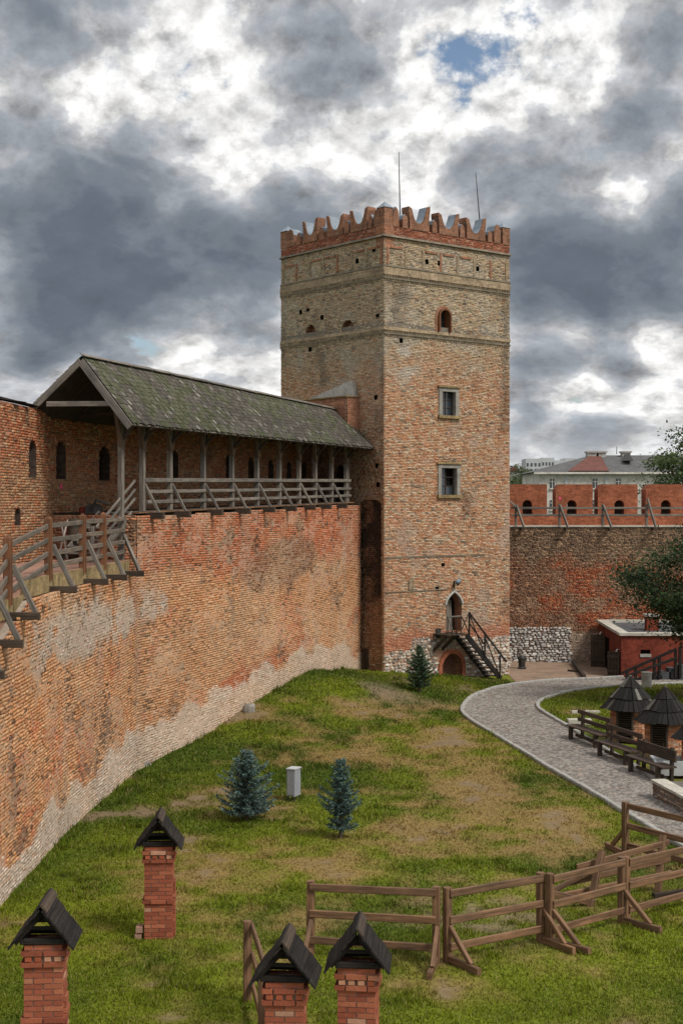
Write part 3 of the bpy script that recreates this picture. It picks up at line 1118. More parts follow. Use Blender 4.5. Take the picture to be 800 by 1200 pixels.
def niche_col(u, v):
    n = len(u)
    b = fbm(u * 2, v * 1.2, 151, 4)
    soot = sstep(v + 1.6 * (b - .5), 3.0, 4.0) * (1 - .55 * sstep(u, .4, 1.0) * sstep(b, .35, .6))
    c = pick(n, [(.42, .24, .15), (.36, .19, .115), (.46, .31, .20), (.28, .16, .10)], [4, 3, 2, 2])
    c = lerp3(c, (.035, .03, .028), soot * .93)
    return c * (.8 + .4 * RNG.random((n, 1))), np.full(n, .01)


WN.lay(-.4, niche_sp[3], [], .09, .29, skip=lambda u, v: .03)
WN.build(niche_col, M_BRICK, tower, 'niche_bricks', 'mortar_core', (.12, .09, .07))
mbn = MB()
pts = arch_outline(*niche_sp)
for i in range(1, len(pts)):
    a, b = pts[i], pts[(i + 1) % len(pts)]
    mbn.quad(WL.pt(*a, 0), WL.pt(*b, 0), WL.pt(*b, -.15), WL.pt(*a, -.15))
mbn.build('niche_jambs', M_PARAPET_BRICK, tower)
bar('niche_board', WL.pt(1.36, -.1, -.08), WL.pt(1.38, 1.42, -.08), .3, .05, M_DARK_WOOD, tower, up=(NV.x, NV.y, 0))

for h in holes_R: WR.recess(h, .3, M_DARK, tower, 'putlog_hole')
for h in holes_L: WL.recess(h, .3, M_DARK, tower, 'putlog_hole')
for h in blind: WL.recess(h, .35, M_PARAPET_BRICK, tower, 'blind_arch')
gd = WL.recess(gdoor_sp, .9, M_NICHE, tower, 'gallery_doorway', M_DARK)

# closed body behind the brick faces
core = MB()
q = [TA - NU * .9 - NV * .9, TB - NU * .9 + TU * .0, TB + TV * TVL, TC - NV * .9]
core.prism([(p.x, p.y, -.6) for p in q], (0, 0, Z_PAR - .9 + .6))
core.build('core', M_MORTAR_DK, tower)
mbw = MB()
for a, b in ((TB - NU * .12, TB + TV * TVL), (TB + TV * TVL, TC - NV * .12)):
    nrm = Vector(((b - a).y, -(b - a).x)).normalized()
    mbw = MB()
    mbw.prism([(a.x, a.y, -.6), (b.x, b.y, -.6), (b.x, b.y, Z_PAR), (a.x, a.y, Z_PAR)], (-nrm.x * .8, -nrm.y * .8, 0))
    mbw.build('rear_wall', M_PARAPET_BRICK, tower)
mbw = MB()
for P_, D_, N_, L_ in ((TA, TU, NU, TUL), (TA, TV, NV, TVL)):     # inner side of the seen parapets
    a = P_ - N_ * .03; b = a + D_ * L_
    mbw.prism([(a.x, a.y, Z_PAR - 1.0), (b.x, b.y, Z_PAR - 1.0), (b.x, b.y, Z_PAR - .002), (a.x, a.y, Z_PAR - .002)], (-N_.x * .55, -N_.y * .55, 0))
mbw.build('parapet_back', M_PARAPET_BRICK, tower)
top = MB()
top.prism([(p.x, p.y, Z_PAR - .9) for p in (TA - NU * .2 - NV * .2, TB - NU * .2, TB + TV * TVL, TC - NV * .2)], (0, 0, .12))
top.build('roof_deck', M_CEMENT, tower)

# string courses with dog-tooth bricks


def band(wall, z0, z1, proud0, proud1, mat, name):
    mb = MB()
    e = .0
    pr = [(0 - .1, z0), (proud0, z0), (proud1, z1), (0 - .1, z1)]
    a = [wall.pt(-proud0 if k in (1, 2) else 0, z, o) for k, (o, z) in enumerate(pr)]
    mb.prism(a, Vector((wall.D.x, wall.D.y, 0)) * (wall.L + proud0))
    return mb.build(name, mat, tower)


M_BAND = mat_brick('buff_course_brick', (.36, .285, .19), (.23, .18, .125), (.30, .25, .19), .25, .075)
M_BANDDK = mat_noise('dark_weathered_ledge', (.10, .085, .065), (.24, .205, .155), 2.0, .95, .5, .03, fine=12)
for wl in (WR, WL):
    for zc in (Z_S1, Z_S2):
        band(wl, zc - .125, zc - .06, .055, .055, M_BANDDK, 'string_course')
        band(wl, zc + .06, zc + (.22 if zc == Z_S1 else .425), .06, .015, M_BAND, 'string_course')
        tv, tf, tcn = [], [], []
        u = .02
        while u < wl.L - .05:                               # teeth
            for (zz0, zz1, pp) in ((zc - .045, zc + .06, .085), (zc - .21, zc - .125, .06)):
                b = len(tv)
                tv += [wl.pt(u, zz0, -.05), wl.pt(u + .12, zz0, -.05), wl.pt(u + .06, zz0, pp), wl.pt(u, zz1, -.05), wl.pt(u + .12, zz1, -.05), wl.pt(u + .06, zz1, pp)]
                tf += [(b, b + 2, b + 1), (b + 3, b + 4, b + 5), (b, b + 3, b + 5, b + 2), (b + 2, b + 5, b + 4, b + 1)]
                tcn += [np.array((.42, .33, .22)) * random.uniform(.6, 1.2)] * 6
            u += .17
        mesh_obj('dogtooth_course', tv, tf, M_BRICK, tower, 'stuff', cols=tcn)
        bk = MB(); bk.quad(wl.pt(0, zc - .22, -.012), wl.pt(wl.L, zc - .22, -.012), wl.pt(wl.L, zc + .43, -.012), wl.pt(0, zc + .43, -.012))
        bk.build('course_backing', M_MORTAR_DK, tower)
    band(wl, Z_COR - .05, Z_COR + .06, .12, .03, M_BANDDK, 'cornice')
    band(wl, Z_S2 + .424, Z_S2 + .50, .05, .03, M_BANDDK, 'frieze_sill')
    # blind panels of the frieze: upright strips and lintels
    for k in range(8):
        uu = .15 + k * (wl.L - .45) / 7.0
        mb = MB(); mb.box(wl.pt(uu, Z_S2 + .52, -.02), Vector((wl.D.x, wl.D.y, 0)) * .12, Vector((wl.N.x, wl.N.y, 0)) * .04, (0, 0, Z_COR - Z_S2 - .95))
        mb.build('frieze_strip', M_BAND if k % 3 else M_PARAPET_BRICK, tower)
        if k < 7 and random.random() < .5:
            mb = MB(); mb.box(wl.pt(uu + .22, Z_COR - .52, -.02), Vector((wl.D.x, wl.D.y, 0)) * .72, Vector((wl.N.x, wl.N.y, 0)) * .055, (0, 0, .09))
            mb.build('frieze_lintel', M_PARAPET_BRICK, tower)

# long crack lines of the lower face: shallow projecting courses
for z_, t1 in ((5.6, 6.3), (4.05, 3.9)):
    mb = MB(); mb.box(WR.pt(.05, z_, -.03), Vector((TU.x, TU.y, 0)) * t1, Vector((NU.x, NU.y, 0)) * .055, (0, 0, .05))
    mb.build('offset_course', M_BANDDK, tower)

# swallowtail merlons


def merlon(wall, u, w, h, small=False, th=.5, var=0.0):
    z0 = Z_PAR - .004
    nrm = Vector((wall.N.x, wall.N.y, 0))
    if small:
        pts = [(u, 0), (u + w, 0), (u + w, h * .62), (u + w * .82, h * .88), (u + w * .5, h), (u + w * .18, h * .88), (u, h * .62)]
        cap = pts[2:]
    else:
        lean = .06
        cur = []
        hw_ = .20                                       # breadth of a horn at its top
        for i in range(13):
            t = i / 12
            x = u + hw_ - lean + (w - 2 * hw_ + 2 * lean) * t
            e = abs(2 * t - 1)
            cur.append((x, h * (.30 + .66 * e ** 2.6) + (var if t < .5 else -var) * e))
        pts = [(u, 0), (u + w, 0), (u + w, h * .55), (u + w + lean, h * .9 - var), (u + w + lean * .8, h * 1.04 - var)] + cur[::-1] + [(u - lean * .8, h * 1.04 + var), (u - lean, h * .9 + var), (u, h * .55)]
        cap = cur[::-1]
    mb = MB(); mb.prism([wall.pt(a, z0 + b, .02) for a, b in pts], -nrm * th)
    o = mb.build('merlon', M_MERLON, tower)
    cm = MB()
    for i in range(len(cap) - 1):
        a, b = cap[i], cap[i + 1]
        cm.prism([wall.pt(a[0], z0 + a[1] + .004, -.02), wall.pt(b[0], z0 + b[1] + .004, -.02), wall.pt(b[0], z0 + b[1] + .03, -.02), wall.pt(a[0], z0 + a[1] + .03, -.02)], -nrm * (th + .01))
    cm.build('zinc_cap', M_ZINC, o)


for wl, tf_, tails, stubs, halves in ((WR, tR, [(479, 503), (513.5, 537), (546, 568.5)], [(471.5, 477.5), (506, 511.5), (538.5, 544), (571, 576)], [(460, 467), (578.5, 586)]),
                                      (WL, tL, [(355, 372), (383, 402), (410.5, 430.5)], [(373.5, 379), (403.5, 408.5), (431.5, 436), (348, 352)], [(438, 445.5), (336, 344)])):
    for q_ in tails:
        a_, b_ = sorted((tf_(q_[0]), tf_(q_[1])))
        merlon(wl, a_ + .03, b_ - a_ - .06, random.uniform(.95, 1.08), var=random.uniform(-.09, .07))
    for q_ in stubs:
        a_, b_ = sorted((tf_(q_[0]), tf_(q_[1])))
        merlon(wl, a_, b_ - a_, random.uniform(.48, .62), True)
    for q_ in halves:
        a_, b_ = sorted((tf_(q_[0]), tf_(q_[1])))
        merlon(wl, a_, b_ - a_, random.uniform(.8, .92), True)
for c, off in ((TA, (0, 0)), (TB, -TU * .5), (TC, -TV * .5)):
    o2 = c + Vector(off)
    e1, e2 = TU * .5, TV * .5
    mb = MB(); mb.prism([(p.x, p.y, Z_PAR - .003) for p in (o2 - NU * -.01, o2 + e1, o2 + e1 + e2, o2 + e2)], (0, 0, .82))
    pin = mb.build('corner_pinnacle', M_MERLON, tower)
    cc = o2 + (e1 + e2) / 2
    b4 = [Vector((p.x, p.y, Z_PAR + .82)) for p in (o2 + (o2 - cc) * .15, o2 + e1 + (o2 + e1 - cc) * .15, o2 + e1 + e2 + (e1 + e2 + o2 - cc) * .15, o2 + e2 + (o2 + e2 - cc) * .15)]
    mb = MB(); mb.v = b4 + [Vector((cc.x, cc.y, Z_PAR + 1.12))]; mb.f = [(3, 2, 1, 0), (0, 1, 4), (1, 2, 4), (2, 3, 4), (3, 0, 4)]
    mb.build('pinnacle_cap', M_ZINC, pin)

# windows
for sp, glass, name in ((win_lo, M_DARK, 'window'), (win_hi, M_GLASS, 'window')):
    u0, u1, v0, v1, _ = sp
    w_ = WR.recess((u0, u1, v0, v1, 'rect'), .36, M_CEMENT, tower, name, M_DARK)
    nn = Vector((NU.x, NU.y, 0)); du = Vector((TU.x, TU.y, 0))
    fw = .11
    for (a, b, c, e) in ((u0 - .1, u0 + fw, v0, v1), (u1 - fw, u1 + .1, v0, v1), (u0 - .1, u1 + .1, v1 - .02, v1 + .16)):
        mb = MB(); mb.box(WR.pt(a, c, -.12), du * (b - a), nn * .17, (0, 0, e - c)); mb.build('stone_surround', M_WINSTONE, w_)
    mb = MB(); mb.box(WR.pt(u0 - .16, v0 - .14, -.1), du * (u1 - u0 + .32), nn * .24, (0, 0, .138)); mb.build('sill', M_MOSSY, w_)
    mb = MB(); mb.box(WR.pt(u0 - .18, v1 + .162, -.1), du * (u1 - u0 + .36), nn * .22, (0, 0, .09)); mb.build('hood_ledge', M_MOSSY, w_)
    a0, a1, c0, c1 = u0 + fw + .01, u1 - fw - .01, v0 + .01, v1 - .03
    for k in range(2):
        for r in range(3):
            x0 = a0 + (a1 - a0) * k / 2; z0 = c0 + (c1 - c0) * r / 3
            if glass is M_DARK and (k, r) in ((1, 2), (1, 1)): continue
            mb = MB(); mb.box(WR.pt(x0 + .02, z0 + .02, -.25), du * ((a1 - a0) / 2 - .04), nn * .01, (0, 0, (c1 - c0) / 3 - .04)); mb.build('pane', M_GLASS, w_)
    for k in range(3):
        x0 = a0 + (a1 - a0) * k / 2
        bar('glazing_bar', WR.pt(x0, c0, -.23), WR.pt(x0, c1, -.23), .045, .05, M_DARK_WOOD, w_, up=nn)
    for r in range(4):
        z0 = c0 + (c1 - c0) * r / 3
        bar('glazing_bar', WR.pt(a0, z0, -.228), WR.pt(a1, z0, -.228), .035, .04, M_DARK_WOOD, w_, up=nn)
u0, u1, v0, v1, _ = win_top
w_ = WR.recess(win_top, .42, M_PARAPET_BRICK, tower, 'window', M_DARK)
WR.ring((u0 + .06, u1 - .06, v0, v1 - .06, 'round'), .07, M_POST_WOOD, w_, 'frame', -.24, -.17 + .02)
mb = MB(); n_ = arch_outline(u0 + .08, u1 - .08, v0 + .05, v1 - .08, 'round')
mb.prism([WR.pt(*p, -.33) for p in n_], Vector((NU.x, NU.y, 0)) * .01); mb.build('pane', M_GLASS, w_)
um = (u0 + u1) / 2
bar('glazing_bar', WR.pt(um, v0, -.3), WR.pt(um, v1 - .08, -.3), .05, .05, M_POST_WOOD, w_, up=(NU.x, NU.y, 0))
bar('glazing_bar', WR.pt(u0 + .05, v0 + .5, -.3), WR.pt(u1 - .05, v0 + .5, -.3), .04, .04, M_POST_WOOD, w_)
WR.ring(win_top, .14, M_PARAPET_BRICK, w_, 'brick_arch', .02, .05, from_v=v1 - .4)

# pointed doorway
dr = WR.recess(door_sp, .5, M_PARAPET_BRICK, tower, 'doorway', M_DARK)
WR.ring(door_sp, .11, M_CEMENT, dr, 'stone_arch', .06, .12, from_v=door_sp[3] - .5)
u0, u1, v0, v1, _ = door_sp
bar('door_leaf', WR.pt(u0 + .5, v0, -.45), WR.pt(u0 + .5, v1 - .4, -.45), .06, .5, M_GREY_WOOD, dr, up=(TU.x, TU.y, 0))
mb = MB()
cc = WR.pt((u0 + u1) / 2, v1 + .52, .14)
mb.tube([cc + Vector((NU.x, NU.y, 0)) * -.2, cc, cc + Vector((NU.x, NU.y, -.25)) * .16], [.03, .05, .17], 8)
mb.build('wall_lamp', M_ZINC, tower, smooth=True)
bar('lamp_bracket', WR.pt((u0 + u1) / 2, v1 + .2, .03), WR.pt((u0 + u1) / 2, v1 + .55, .03), .07, .06, M_IRON, tower)
cl = WR.recess(cell_sp, .45, M_PARAPET_BRICK, tower, 'cellar_arch', mat_brick('cellar_back_brick', (.17, .07, .045), (.13, .055, .04), (.16, .12, .09)))
WR.ring(cell_sp, .22, M_RED_BRICK, cl, 'brick_ring', .05, .1)
for (px0, px1, py0, py1, mt, nm) in ((510, 515.5, 737, 748, M_IRON, 'plaque'), (504, 507, 742, 750, M_PARAPET_BRICK, 'meter_box'), (478.5, 484, 679, 691, M_BAND, 'painted_panel')):
    a, b = tR(px0), tR(px1)
    mb = MB(); mb.box(WR.pt(a, zR(px0, py1), .005), Vector((TU.x, TU.y, 0)) * (b - a), Vector((NU.x, NU.y, 0)) * .04, (0, 0, zR(px0, py0) - zR(px0, py1)))
    mb.build(nm, mt, tower)
# lightning rods
for px, py0, px1, py1, Y in ((469.5, 255, 467, 178, 67.5), (566, 262, 557, 202, 70)):
    a, b = at(px, py0, Y), at(px1, py1, Y)
    a.z = Z_PAR - .8
    mb = MB(); mb.tube([a, a.lerp(b, .6), b], [.035, .028, .014], 6); mb.build('lightning_rod', M_IRON, tower)

# brick shed with cement slope against the tower, above the gallery roof
mb = MB()
s0, s1, zc = 1.75, 5.6, 12.95
mb.box(WL.pt(s0, 11.0, -.05), Vector((TV.x, TV.y, 0)) * (s1 - s0), Vector((NV.x, NV.y, 0)) * .75, (0, 0, zc - 11.0))
ab = mb.build('roof_abutment', M_PARAPET_BRICK, tower)
mb = MB()
mb.prism([WL.pt(s0 + .1, zc, 0), WL.pt(s1, zc, 0), WL.pt(s0 + .45, zc + .75, 0), WL.pt(s0 + .25, zc + .75, 0)], Vector((NV.x, NV.y, 0)) * .3)
mb.build('cement_fillet', M_CEMENT, ab)
mb = MB()
mb.box(WL.pt(s0 - .05, zc + .002, -.02), Vector((TV.x, TV.y, 0)) * (s1 - s0 + .1), Vector((NV.x, NV.y, 0)) * .82, (0, 0, .05))
mb.build('ledge', M_MOSSY, ab)

# ------------------------------------------------------------------ the wall on the left
wall_l = thing('curtain_wall', 'long patched orange brick curtain wall running from the left foreground to the tower', 'wall', (-6.5, 40, 0))
N0, N1 = Vector((-6.85, 19.0)), Vector((-6.72, 35.0))


def wallcol(p_off, seed):
    def f(u, v):
        p = u + p_off
        n = len(u)
        a = fbm(p * .22, v * .42, 201, 4); b = fbm(p * .8, v * 1.1, 202, 4); e = fbm(p * 2.6, v * 2.6, 203, 3)
        tan = pick(n, [(.50, .25, .125), (.54, .31, .165), (.48, .205, .10), (.56, .37, .225), (.38, .19, .105), (.28, .155, .095)], [28, 28, 19, 15, 9, 5])
        red = pick(n, [(.48, .155, .07), (.43, .125, .06), (.54, .21, .10), (.33, .115, .065), (.48, .29, .20)], [30, 22, 24, 12, 18])
        brown = pick(n, [(.24, .125, .07), (.17, .09, .055), (.31, .165, .09), (.10, .065, .045)], [30, 25, 22, 10])
        grey = pick(n, [(.48, .42, .36), (.40, .34, .29), (.55, .48, .42), (.44, .28, .21)], [30, 24, 20, 16])
        lime = pick(n, [(.56, .47, .39), (.62, .54, .46), (.48, .38, .30), (.50, .33, .24)], [30, 26, 18, 12])
        tan = tan * .55 + np.array((.53, .255, .115)) * .45
        red = red * .6 + np.array((.47, .17, .085)) * .4
        topz = np.where(p < 0, 5.95, 7.75)
        h = topz - v
        # repaired red zone under the gallery
        tr = sstep(h + 1.7 * (a - .5) + .9 * (b - .5), 2.35, 1.75) * sstep(p, -1.5, 1.0)
        tr = np.maximum(tr, sstep(e + a, 1.14, 1.28) * .8)
        c = tan * (1 - tr[:, None]) + red * tr[:, None]
        # band of red repairs low down, far end
        lo = np.exp(-((v - (1.0 + .09 * p) - .6 * (b - .5)) / .42) ** 2) * sstep(p, 4, 8) * sstep(a, .36, .5)
        lo = np.maximum(lo, np.exp(-((v - 2.0) / .9) ** 2) * sstep(p, -12, -18) * sstep(b, .4, .55))
        c = lerp3(c, red, sstep(lo, .3, .6) * .85)
        # brown eroded patch
        br = np.exp(-(((p - 13.0) / 4.5) ** 2 + ((v - 5.6 - .1 * (p - 12)) / 1.1) ** 2)) * (.4 + 1.1 * b)
        br = np.maximum(br, sstep(b + .5 * (e - .5), .64, .76) * .75)
        er = sstep(br, .35, .62)
        c = lerp3(c, brown, er * .8)
        # limewashed patch near the stairs and pale base
        gm = np.exp(-(((p + 5.5) / 9.5) ** 2 + ((v - 4.95 - .02 * p) / 1.0) ** 2)) * (.36 + 1.15 * b + .5 * (e - .5))
        g = sstep(gm, .42, .68)
        c = lerp3(c, grey, g * .85)
        gnd = np.interp(p, [-24, 0, 4.4, 7.5, 11.5, 16, 20.6, 23.4], [0, 0, .18, .5, .93, 1.22, .72, .42])
        pb = sstep(v - gnd + 1.3 * (b - .5) + .9 * (a - .5) - .45 * np.exp(-((p - 3.5) / 6.0) ** 2), .98, .84)
        c = lerp3(c, lime, pb * .9)
        pale = sstep(fbm(p * .5, v * .9, 207, 4), .52, .70)
        pit_shade = (RNG.random(n) < .015 + .16 * sstep(fbm(p * 1.3, v * .7, 211, 3), .56, .74)) * (1 - .8 * pb)  # shade of missing bricks, and soot, put into the brick colour
        c = lerp3(c, (.075, .05, .035), pit_shade * .8)
        streak = sstep(fbm(p * 1.1, v * .18, 213, 4), .56, .74)
        c = lerp3(c, (.36, .27, .20), streak * .35)
        c = lerp3(c, (.58, .40, .25), pale * .30)
        peach = sstep(p, -4, 6) * sstep(v + 1.4 * (b - .5), 5.2, 3.6) * (1 - sstep(lo, .3, .6))
        c = lerp3(c, (.58, .36, .21), peach * .26)
        c = c * (.89 + .22 * RNG.random((n, 1))) * (1 + .30 * (fbm(p * .33, v * .6, 219, 3) - .5))[:, None]
        sm = np.clip(.9 * g + .75 * pb + .8 * sstep(fbm(p * .7, v * 1.0, 223, 4) + .25 * (e - .5), .54, .62), 0, 1)
        return c, .006 + .030 * er + .022 * sstep(e, .45, .7) * (1 - g) * (1 - pb), sm * (1 - .6 * er)
    return f


def wskip(p_off):
    def f(u, v):
        b = float(fbm(np.array([(u + p_off) * .9]), np.array([v * 1.2]), 233, 3)[0])
        return .03 + .28 * max(0, b - .55) * 2.2
    return f


def dzn(y): return -.28 * max(0.0, min(31.2 - y, 4.5))


near_cut = lambda v: None if v < 4.69 else (-.1, (31.2 - (5.95 - v) / .28 - N0.y) * 1.0001)
segs = [(N0, N1, 5.95), (N1, K2, 5.95), (K2, E2, 8.06)]
deck_cut = lambda v: None if v < 7.64 else (-.1, min(23.5, (v - 7.64) / .37 * 23.3))
p_off = -(K2 - N1).length - (N1 - N0).length
for a, b, zt in segs:
    D = (b - a).normalized(); Nn = Vector((D.y, -D.x)); Ln = (b - a).length
    W = Wall(a, D, Nn, Ln)
    W.lay(-.5, zt, [deck_cut] if zt > 7 else [near_cut] if a is N0 else [], .077, .25, skip=wskip(p_off))
    W.build(wallcol(p_off, 3), M_BRICK, wall_l, 'face_bricks', 'mortar_core', uneven=True)
    mb = MB()                                              # solid core behind
    ia, ib = a - Nn * .07, b - Nn * .07
    prof = [(ia.x, ia.y, -.5), (ib.x, ib.y, -.5), (ib.x, ib.y, zt - .06)]
    if a is N0:
        for yy in (31.2, 26.7):
            m_ = ia + D * ((yy - ia.y) / D.y); prof.append((m_.x, m_.y, zt - .06 + dzn(yy)))
        prof.append((ia.x, ia.y, zt - .06 + dzn(ia.y)))
    else:
        prof.append((ia.x, ia.y, min(zt, 7.68) - .06))
    mb.prism(prof, (-Nn.x * 2.9, -Nn.y * 2.9, 0))
    mb.build('wall_core', M_MORTAR, wall_l)
    p_off += Ln
WG = Wall(K2, DV, RV, (E2 - K2).length)
# end of the higher part above the stairs
WE = Wall(K2 - RV * .05 - DV * .06, -RV, -DV, 3.0)
WE.lay(5.95, 7.70, [], .085, .27)
WE.build(wallcol(0, 3), M_BRICK, wall_l, 'end_bricks', 'mortar_core')

# mossy ledge and floor of the open walkway
LEDGE = []
for a, b in ((N0, N1), (N1, K2)):
    D = (b - a).normalized(); Nn = Vector((D.y, -D.x))
    ln = (b - a).length; k = 0
    u = 0
    while u < ln - .05:
        e = min(u + random.uniform(1.3, 2.1), ln)
        mb = MB()
        o = a + D * (u + .01) - Nn * .24
        mb.box((o.x, o.y, 5.93 + dzn(o.y + .8)), (D.x * (e - u - .02), D.y * (e - u - .02), 0), (-Nn.x * .5, -Nn.y * .5, 0), (0, 0, .40))
        mb.build('ledge_block', M_MOSSY, wall_l)
        u = e
    o = a - Nn * .3
    e_ = o + D * ln
    prof = [(o.x, o.y, 4.5 if a is N0 else 5.9), (e_.x, e_.y, 4.5 if a is N0 else 5.9), (e_.x, e_.y, 6.34)]
    if a is N0:
        for yy in (31.2, 26.7):
            m_ = o + D * ((yy - o.y) / D.y); prof.append((m_.x, m_.y, 6.34 + dzn(yy)))
    prof.append((o.x, o.y, 6.34 + dzn(o.y) if a is N0 else 6.34))
    mb = MB(); mb.prism(prof, (-Nn.x * 2.55, -Nn.y * 2.55, 0)); mb.build('walkway_floor', M_DECK, wall_l)

# parapet behind the walkway, with slits
P0, P1 = Vector((-9.35, 39.0)), Vector((-8.9, 44.3))
P2 = TA + TV * 5.3


def parcol(dark):
    def f(u, v):
        n = len(u)
        a = fbm(u * .4, v * .5, 301 + dark, 4); b = fbm(u * 1.6, v * 1.8, 303, 4)
        c = pick(n, [(.40, .145, .07), (.33, .11, .055), (.45, .20, .10), (.36, .22, .13), (.24, .13, .08), (.48, .30, .18)], [28, 24, 18, 14, 10, 8])
        old = pick(n, [(.40, .23, .125), (.33, .18, .10), (.46, .30, .17), (.26, .15, .09), (.40, .15, .07)], [26, 22, 13, 14, 20])
        t = sstep(v + 2.4 * (a - .5) + 1.2 * (b - .5), 9.4, 8.4)
        c = c * (1 - t[:, None]) + old * t[:, None]
        c = lerp3(c, (.14, .09, .06), sstep(b, .6, .75) * .6)
        return c * (.78 + .44 * RNG.random((n, 1))), .006 + .02 * sstep(b, .45, .7)
    return f


def slit_list(P, D, items):
    out = []
    for px0, px1, py0, py1 in items:
        a, b = sorted((ray_param(px0, P, D), ray_param(px1, P, D)))
        Y = P.y + D.y * (a + b) / 2
        out.append((a, b, zat(py1, Y), zat(py0, Y), 'round'))
    return out


for (a, b, items, nm) in ((P0, P1, [(35, 43, 515, 560), (18.5, 24.5, 594, 615)], 0),
                          (P1, P2, [(67, 77.5, 517, 562), (117, 129, 523, 564), (202.5, 209, 528, 562), (265, 271, 532, 562), (291.5, 297.5, 536, 562), (315, 320.5, 539, 562), (336.5, 341.5, 541, 562), (354, 359, 542, 562), (371.5, 377, 543, 562), (52, 57, 595, 612)], 1)):
    D = (b - a).normalized(); Nn = Vector((D.y, -D.x)); Ln = (b - a).length
    W = Wall(a, D, Nn, Ln)
    sl = slit_list(a, D, items)
    W.lay(6.2, 10.82 if nm == 0 else 10.98, [arch_open(*q) for q in sl], .077, .25, skip=lambda u, v: .03)
    W.build(parcol(nm), M_BRICK, wall_l, 'parapet_bricks', 'mortar_core')
    for q in sl: W.recess(q, .34, M_NICHE, wall_l, 'arrow_slit', M_DARK)
    mb = MB()
    o = a - Nn * .35
    mb.box((o.x, o.y, 5.0), (D.x * Ln, D.y * Ln, 0), (-Nn.x * .5, -Nn.y * .5, 0), (0, 0, 5.8)); mb.build('parapet_core', M_MORTAR, wall_l)
    mb = MB(); o = a + Nn * .0
    mb.box((o.x + Nn.x * -.01, o.y + Nn.y * -.01, 10.8 + .16 * nm), (D.x * Ln, D.y * Ln, 0), (-Nn.x * .84, -Nn.y * .84, 0), (0, 0, .07)); mb.build('parapet_coping', M_PARAPET_BRICK, wall_l)
mb = MB()
mb.box((P0.x - .9, P0.y - .35, 6.0), (.915, 0, 0), (0, .34, 0), (0, 0, 4.75)); mb.build('parapet_end_pier', M_PARAPET_BRICK, wall_l)
# weathered boards on the parapet end
for k in range(3):
    bar('coping_board', (-9.9, 38.8 + .2 * k, 10.98 + .05 * k), (-9.1, 40.6 + .9 * k, 10.93), .3, .03, M_BLACK_WOOD, wall_l)
# small pink painted splash
t_ = ray_param(71.5, P1, (P2 - P1).normalized())
Wp = Wall(P1, (P2 - P1).normalized(), Vector(((P2 - P1).normalized().y, -(P2 - P1).normalized().x)), 5)


def splash(wall, u, v, r, parent, o=.012):
    mb = MB()
    pts = []
    for k in range(14):
        rr = r * (1.0 if k % 2 else .5) * random.uniform(.7, 1.1); an = 2 * math.pi * k / 14
        pts.append(wall.pt(u + rr * math.cos(an), v + rr * math.sin(an), o))
    mb.prism(pts, Vector((wall.N.x, wall.N.y, 0)) * .006)
    tag(mb.build('paint_splash', M_PINK, parent), 'small pink paint splash on the brickwork')


splash(Wp, t_, zat(570, P1.y + t_), .14, wall_l)

# ------------------------------------------------------------------ covered gallery


def G(p, o, z):
    q = K2 + DV * p + RV * o
    return Vector((q.x, q.y, z))


def pg(px, o):
    return ray_param(px, K2 + RV * o, DV)


def zf(p): return 7.78 + .37 * max(p, 0) / 23.3


gal = thing('covered_gallery', 'long covered wooden gallery with mossy shingle roof on top of the curtain wall', 'gallery', (-6.5, 43, 7.7))
E0, E1 = Vector((-6.1, 41.5, 10.36)), Vector((1.43, 64.62, 10.58))
R0, R1 = Vector((-7.63, 41.98, 12.33)), Vector((-.08, 66.5, 12.36))
L0, L1 = Vector((-9.39, 42.55, 10.75)), Vector((-1.84, 68.6, 10.75))


def roof_side(e0, e1, r0, r1, mat_side, single, name):
    """one slope: boarding under rows of split shingles"""
    nrm = (e1 - e0).cross(r0 - e0).normalized()
    if nrm.z < 0: nrm = -nrm
    mb = MB(); mb.prism([q_ - nrm * .09 for q_ in (e0, e1, r1, r0)], nrm * .05)
    mb.build('roof_boarding', M_ROOF_DECK, gal)
    rows_ = 14
    vs, fs, cs = [], [], []
    singles = []
    for r in range(rows_):
        b0 = r / rows_; b1 = min(1.02, b0 + 1.75 / rows_)
        a = -.002
        while a < 1:
            w = random.uniform(.085, .15) / 24.5
            a2 = min(a + w, 1.002)
            sh = random.uniform(-.10, .10) / rows_
            if r == 0: sh = random.uniform(-.28, .05) / rows_
            lift = .05 + random.uniform(-.006, .014)
            qs = []
            am = (a + a2) / 2
            sag = .03 * (float(vnoise(np.array([am * 9.0]), np.array([.5]), 71)[0]))
            for (aa, bb, l) in ((a + .00010, b0 + sh, lift), (a2 - .00010, b0 + sh, lift), (a2 - .00010, b1, .037), (a + .00010, b1, .037)):
                e = e0.lerp(e1, aa); rr = r0.lerp(r1, aa)
                qs.append(e.lerp(rr, bb) + nrm * (l + .012) + Vector((0, 0, sag)))
            lo = [q - nrm * .014 for q in qs]
            moss = float(fbm(np.array([am * 30]), np.array([b0 * 6]), 77, 3)[0])
            g = random.uniform(.62, 1.38)
            cc = np.array((.088, .079, .067)) * g * (.85 + .25 * b0) + np.array((-.006, .006, -.014)) * (1 if moss > .52 else 0)
            if random.random() < .045: cc = np.array((.19, .18, .16)) * g
            a = a2
            vl = qs + lo
            if single and am < .20 and len(singles) < 300:
                singles.append((vl, cc)); continue
            b = len(vs)
            vs += vl
            fs += [(b, b + 1, b + 2, b + 3), (b, b + 4, b + 5, b + 1), (b + 1, b + 5, b + 6, b + 2), (b + 3, b + 7, b + 4, b)]
            cs += [cc] * 8
    mesh_obj('roof_shingles', vs, fs, M_SHINGLE, gal, 'stuff', cols=cs)
    for vl, cc in singles:
        o = mesh_obj('shingle', vl, [(0, 1, 2, 3), (0, 4, 5, 1), (1, 5, 6, 2), (3, 7, 4, 0)], M_SHINGLE_O, gal)
        o.color = (*cc, 1)


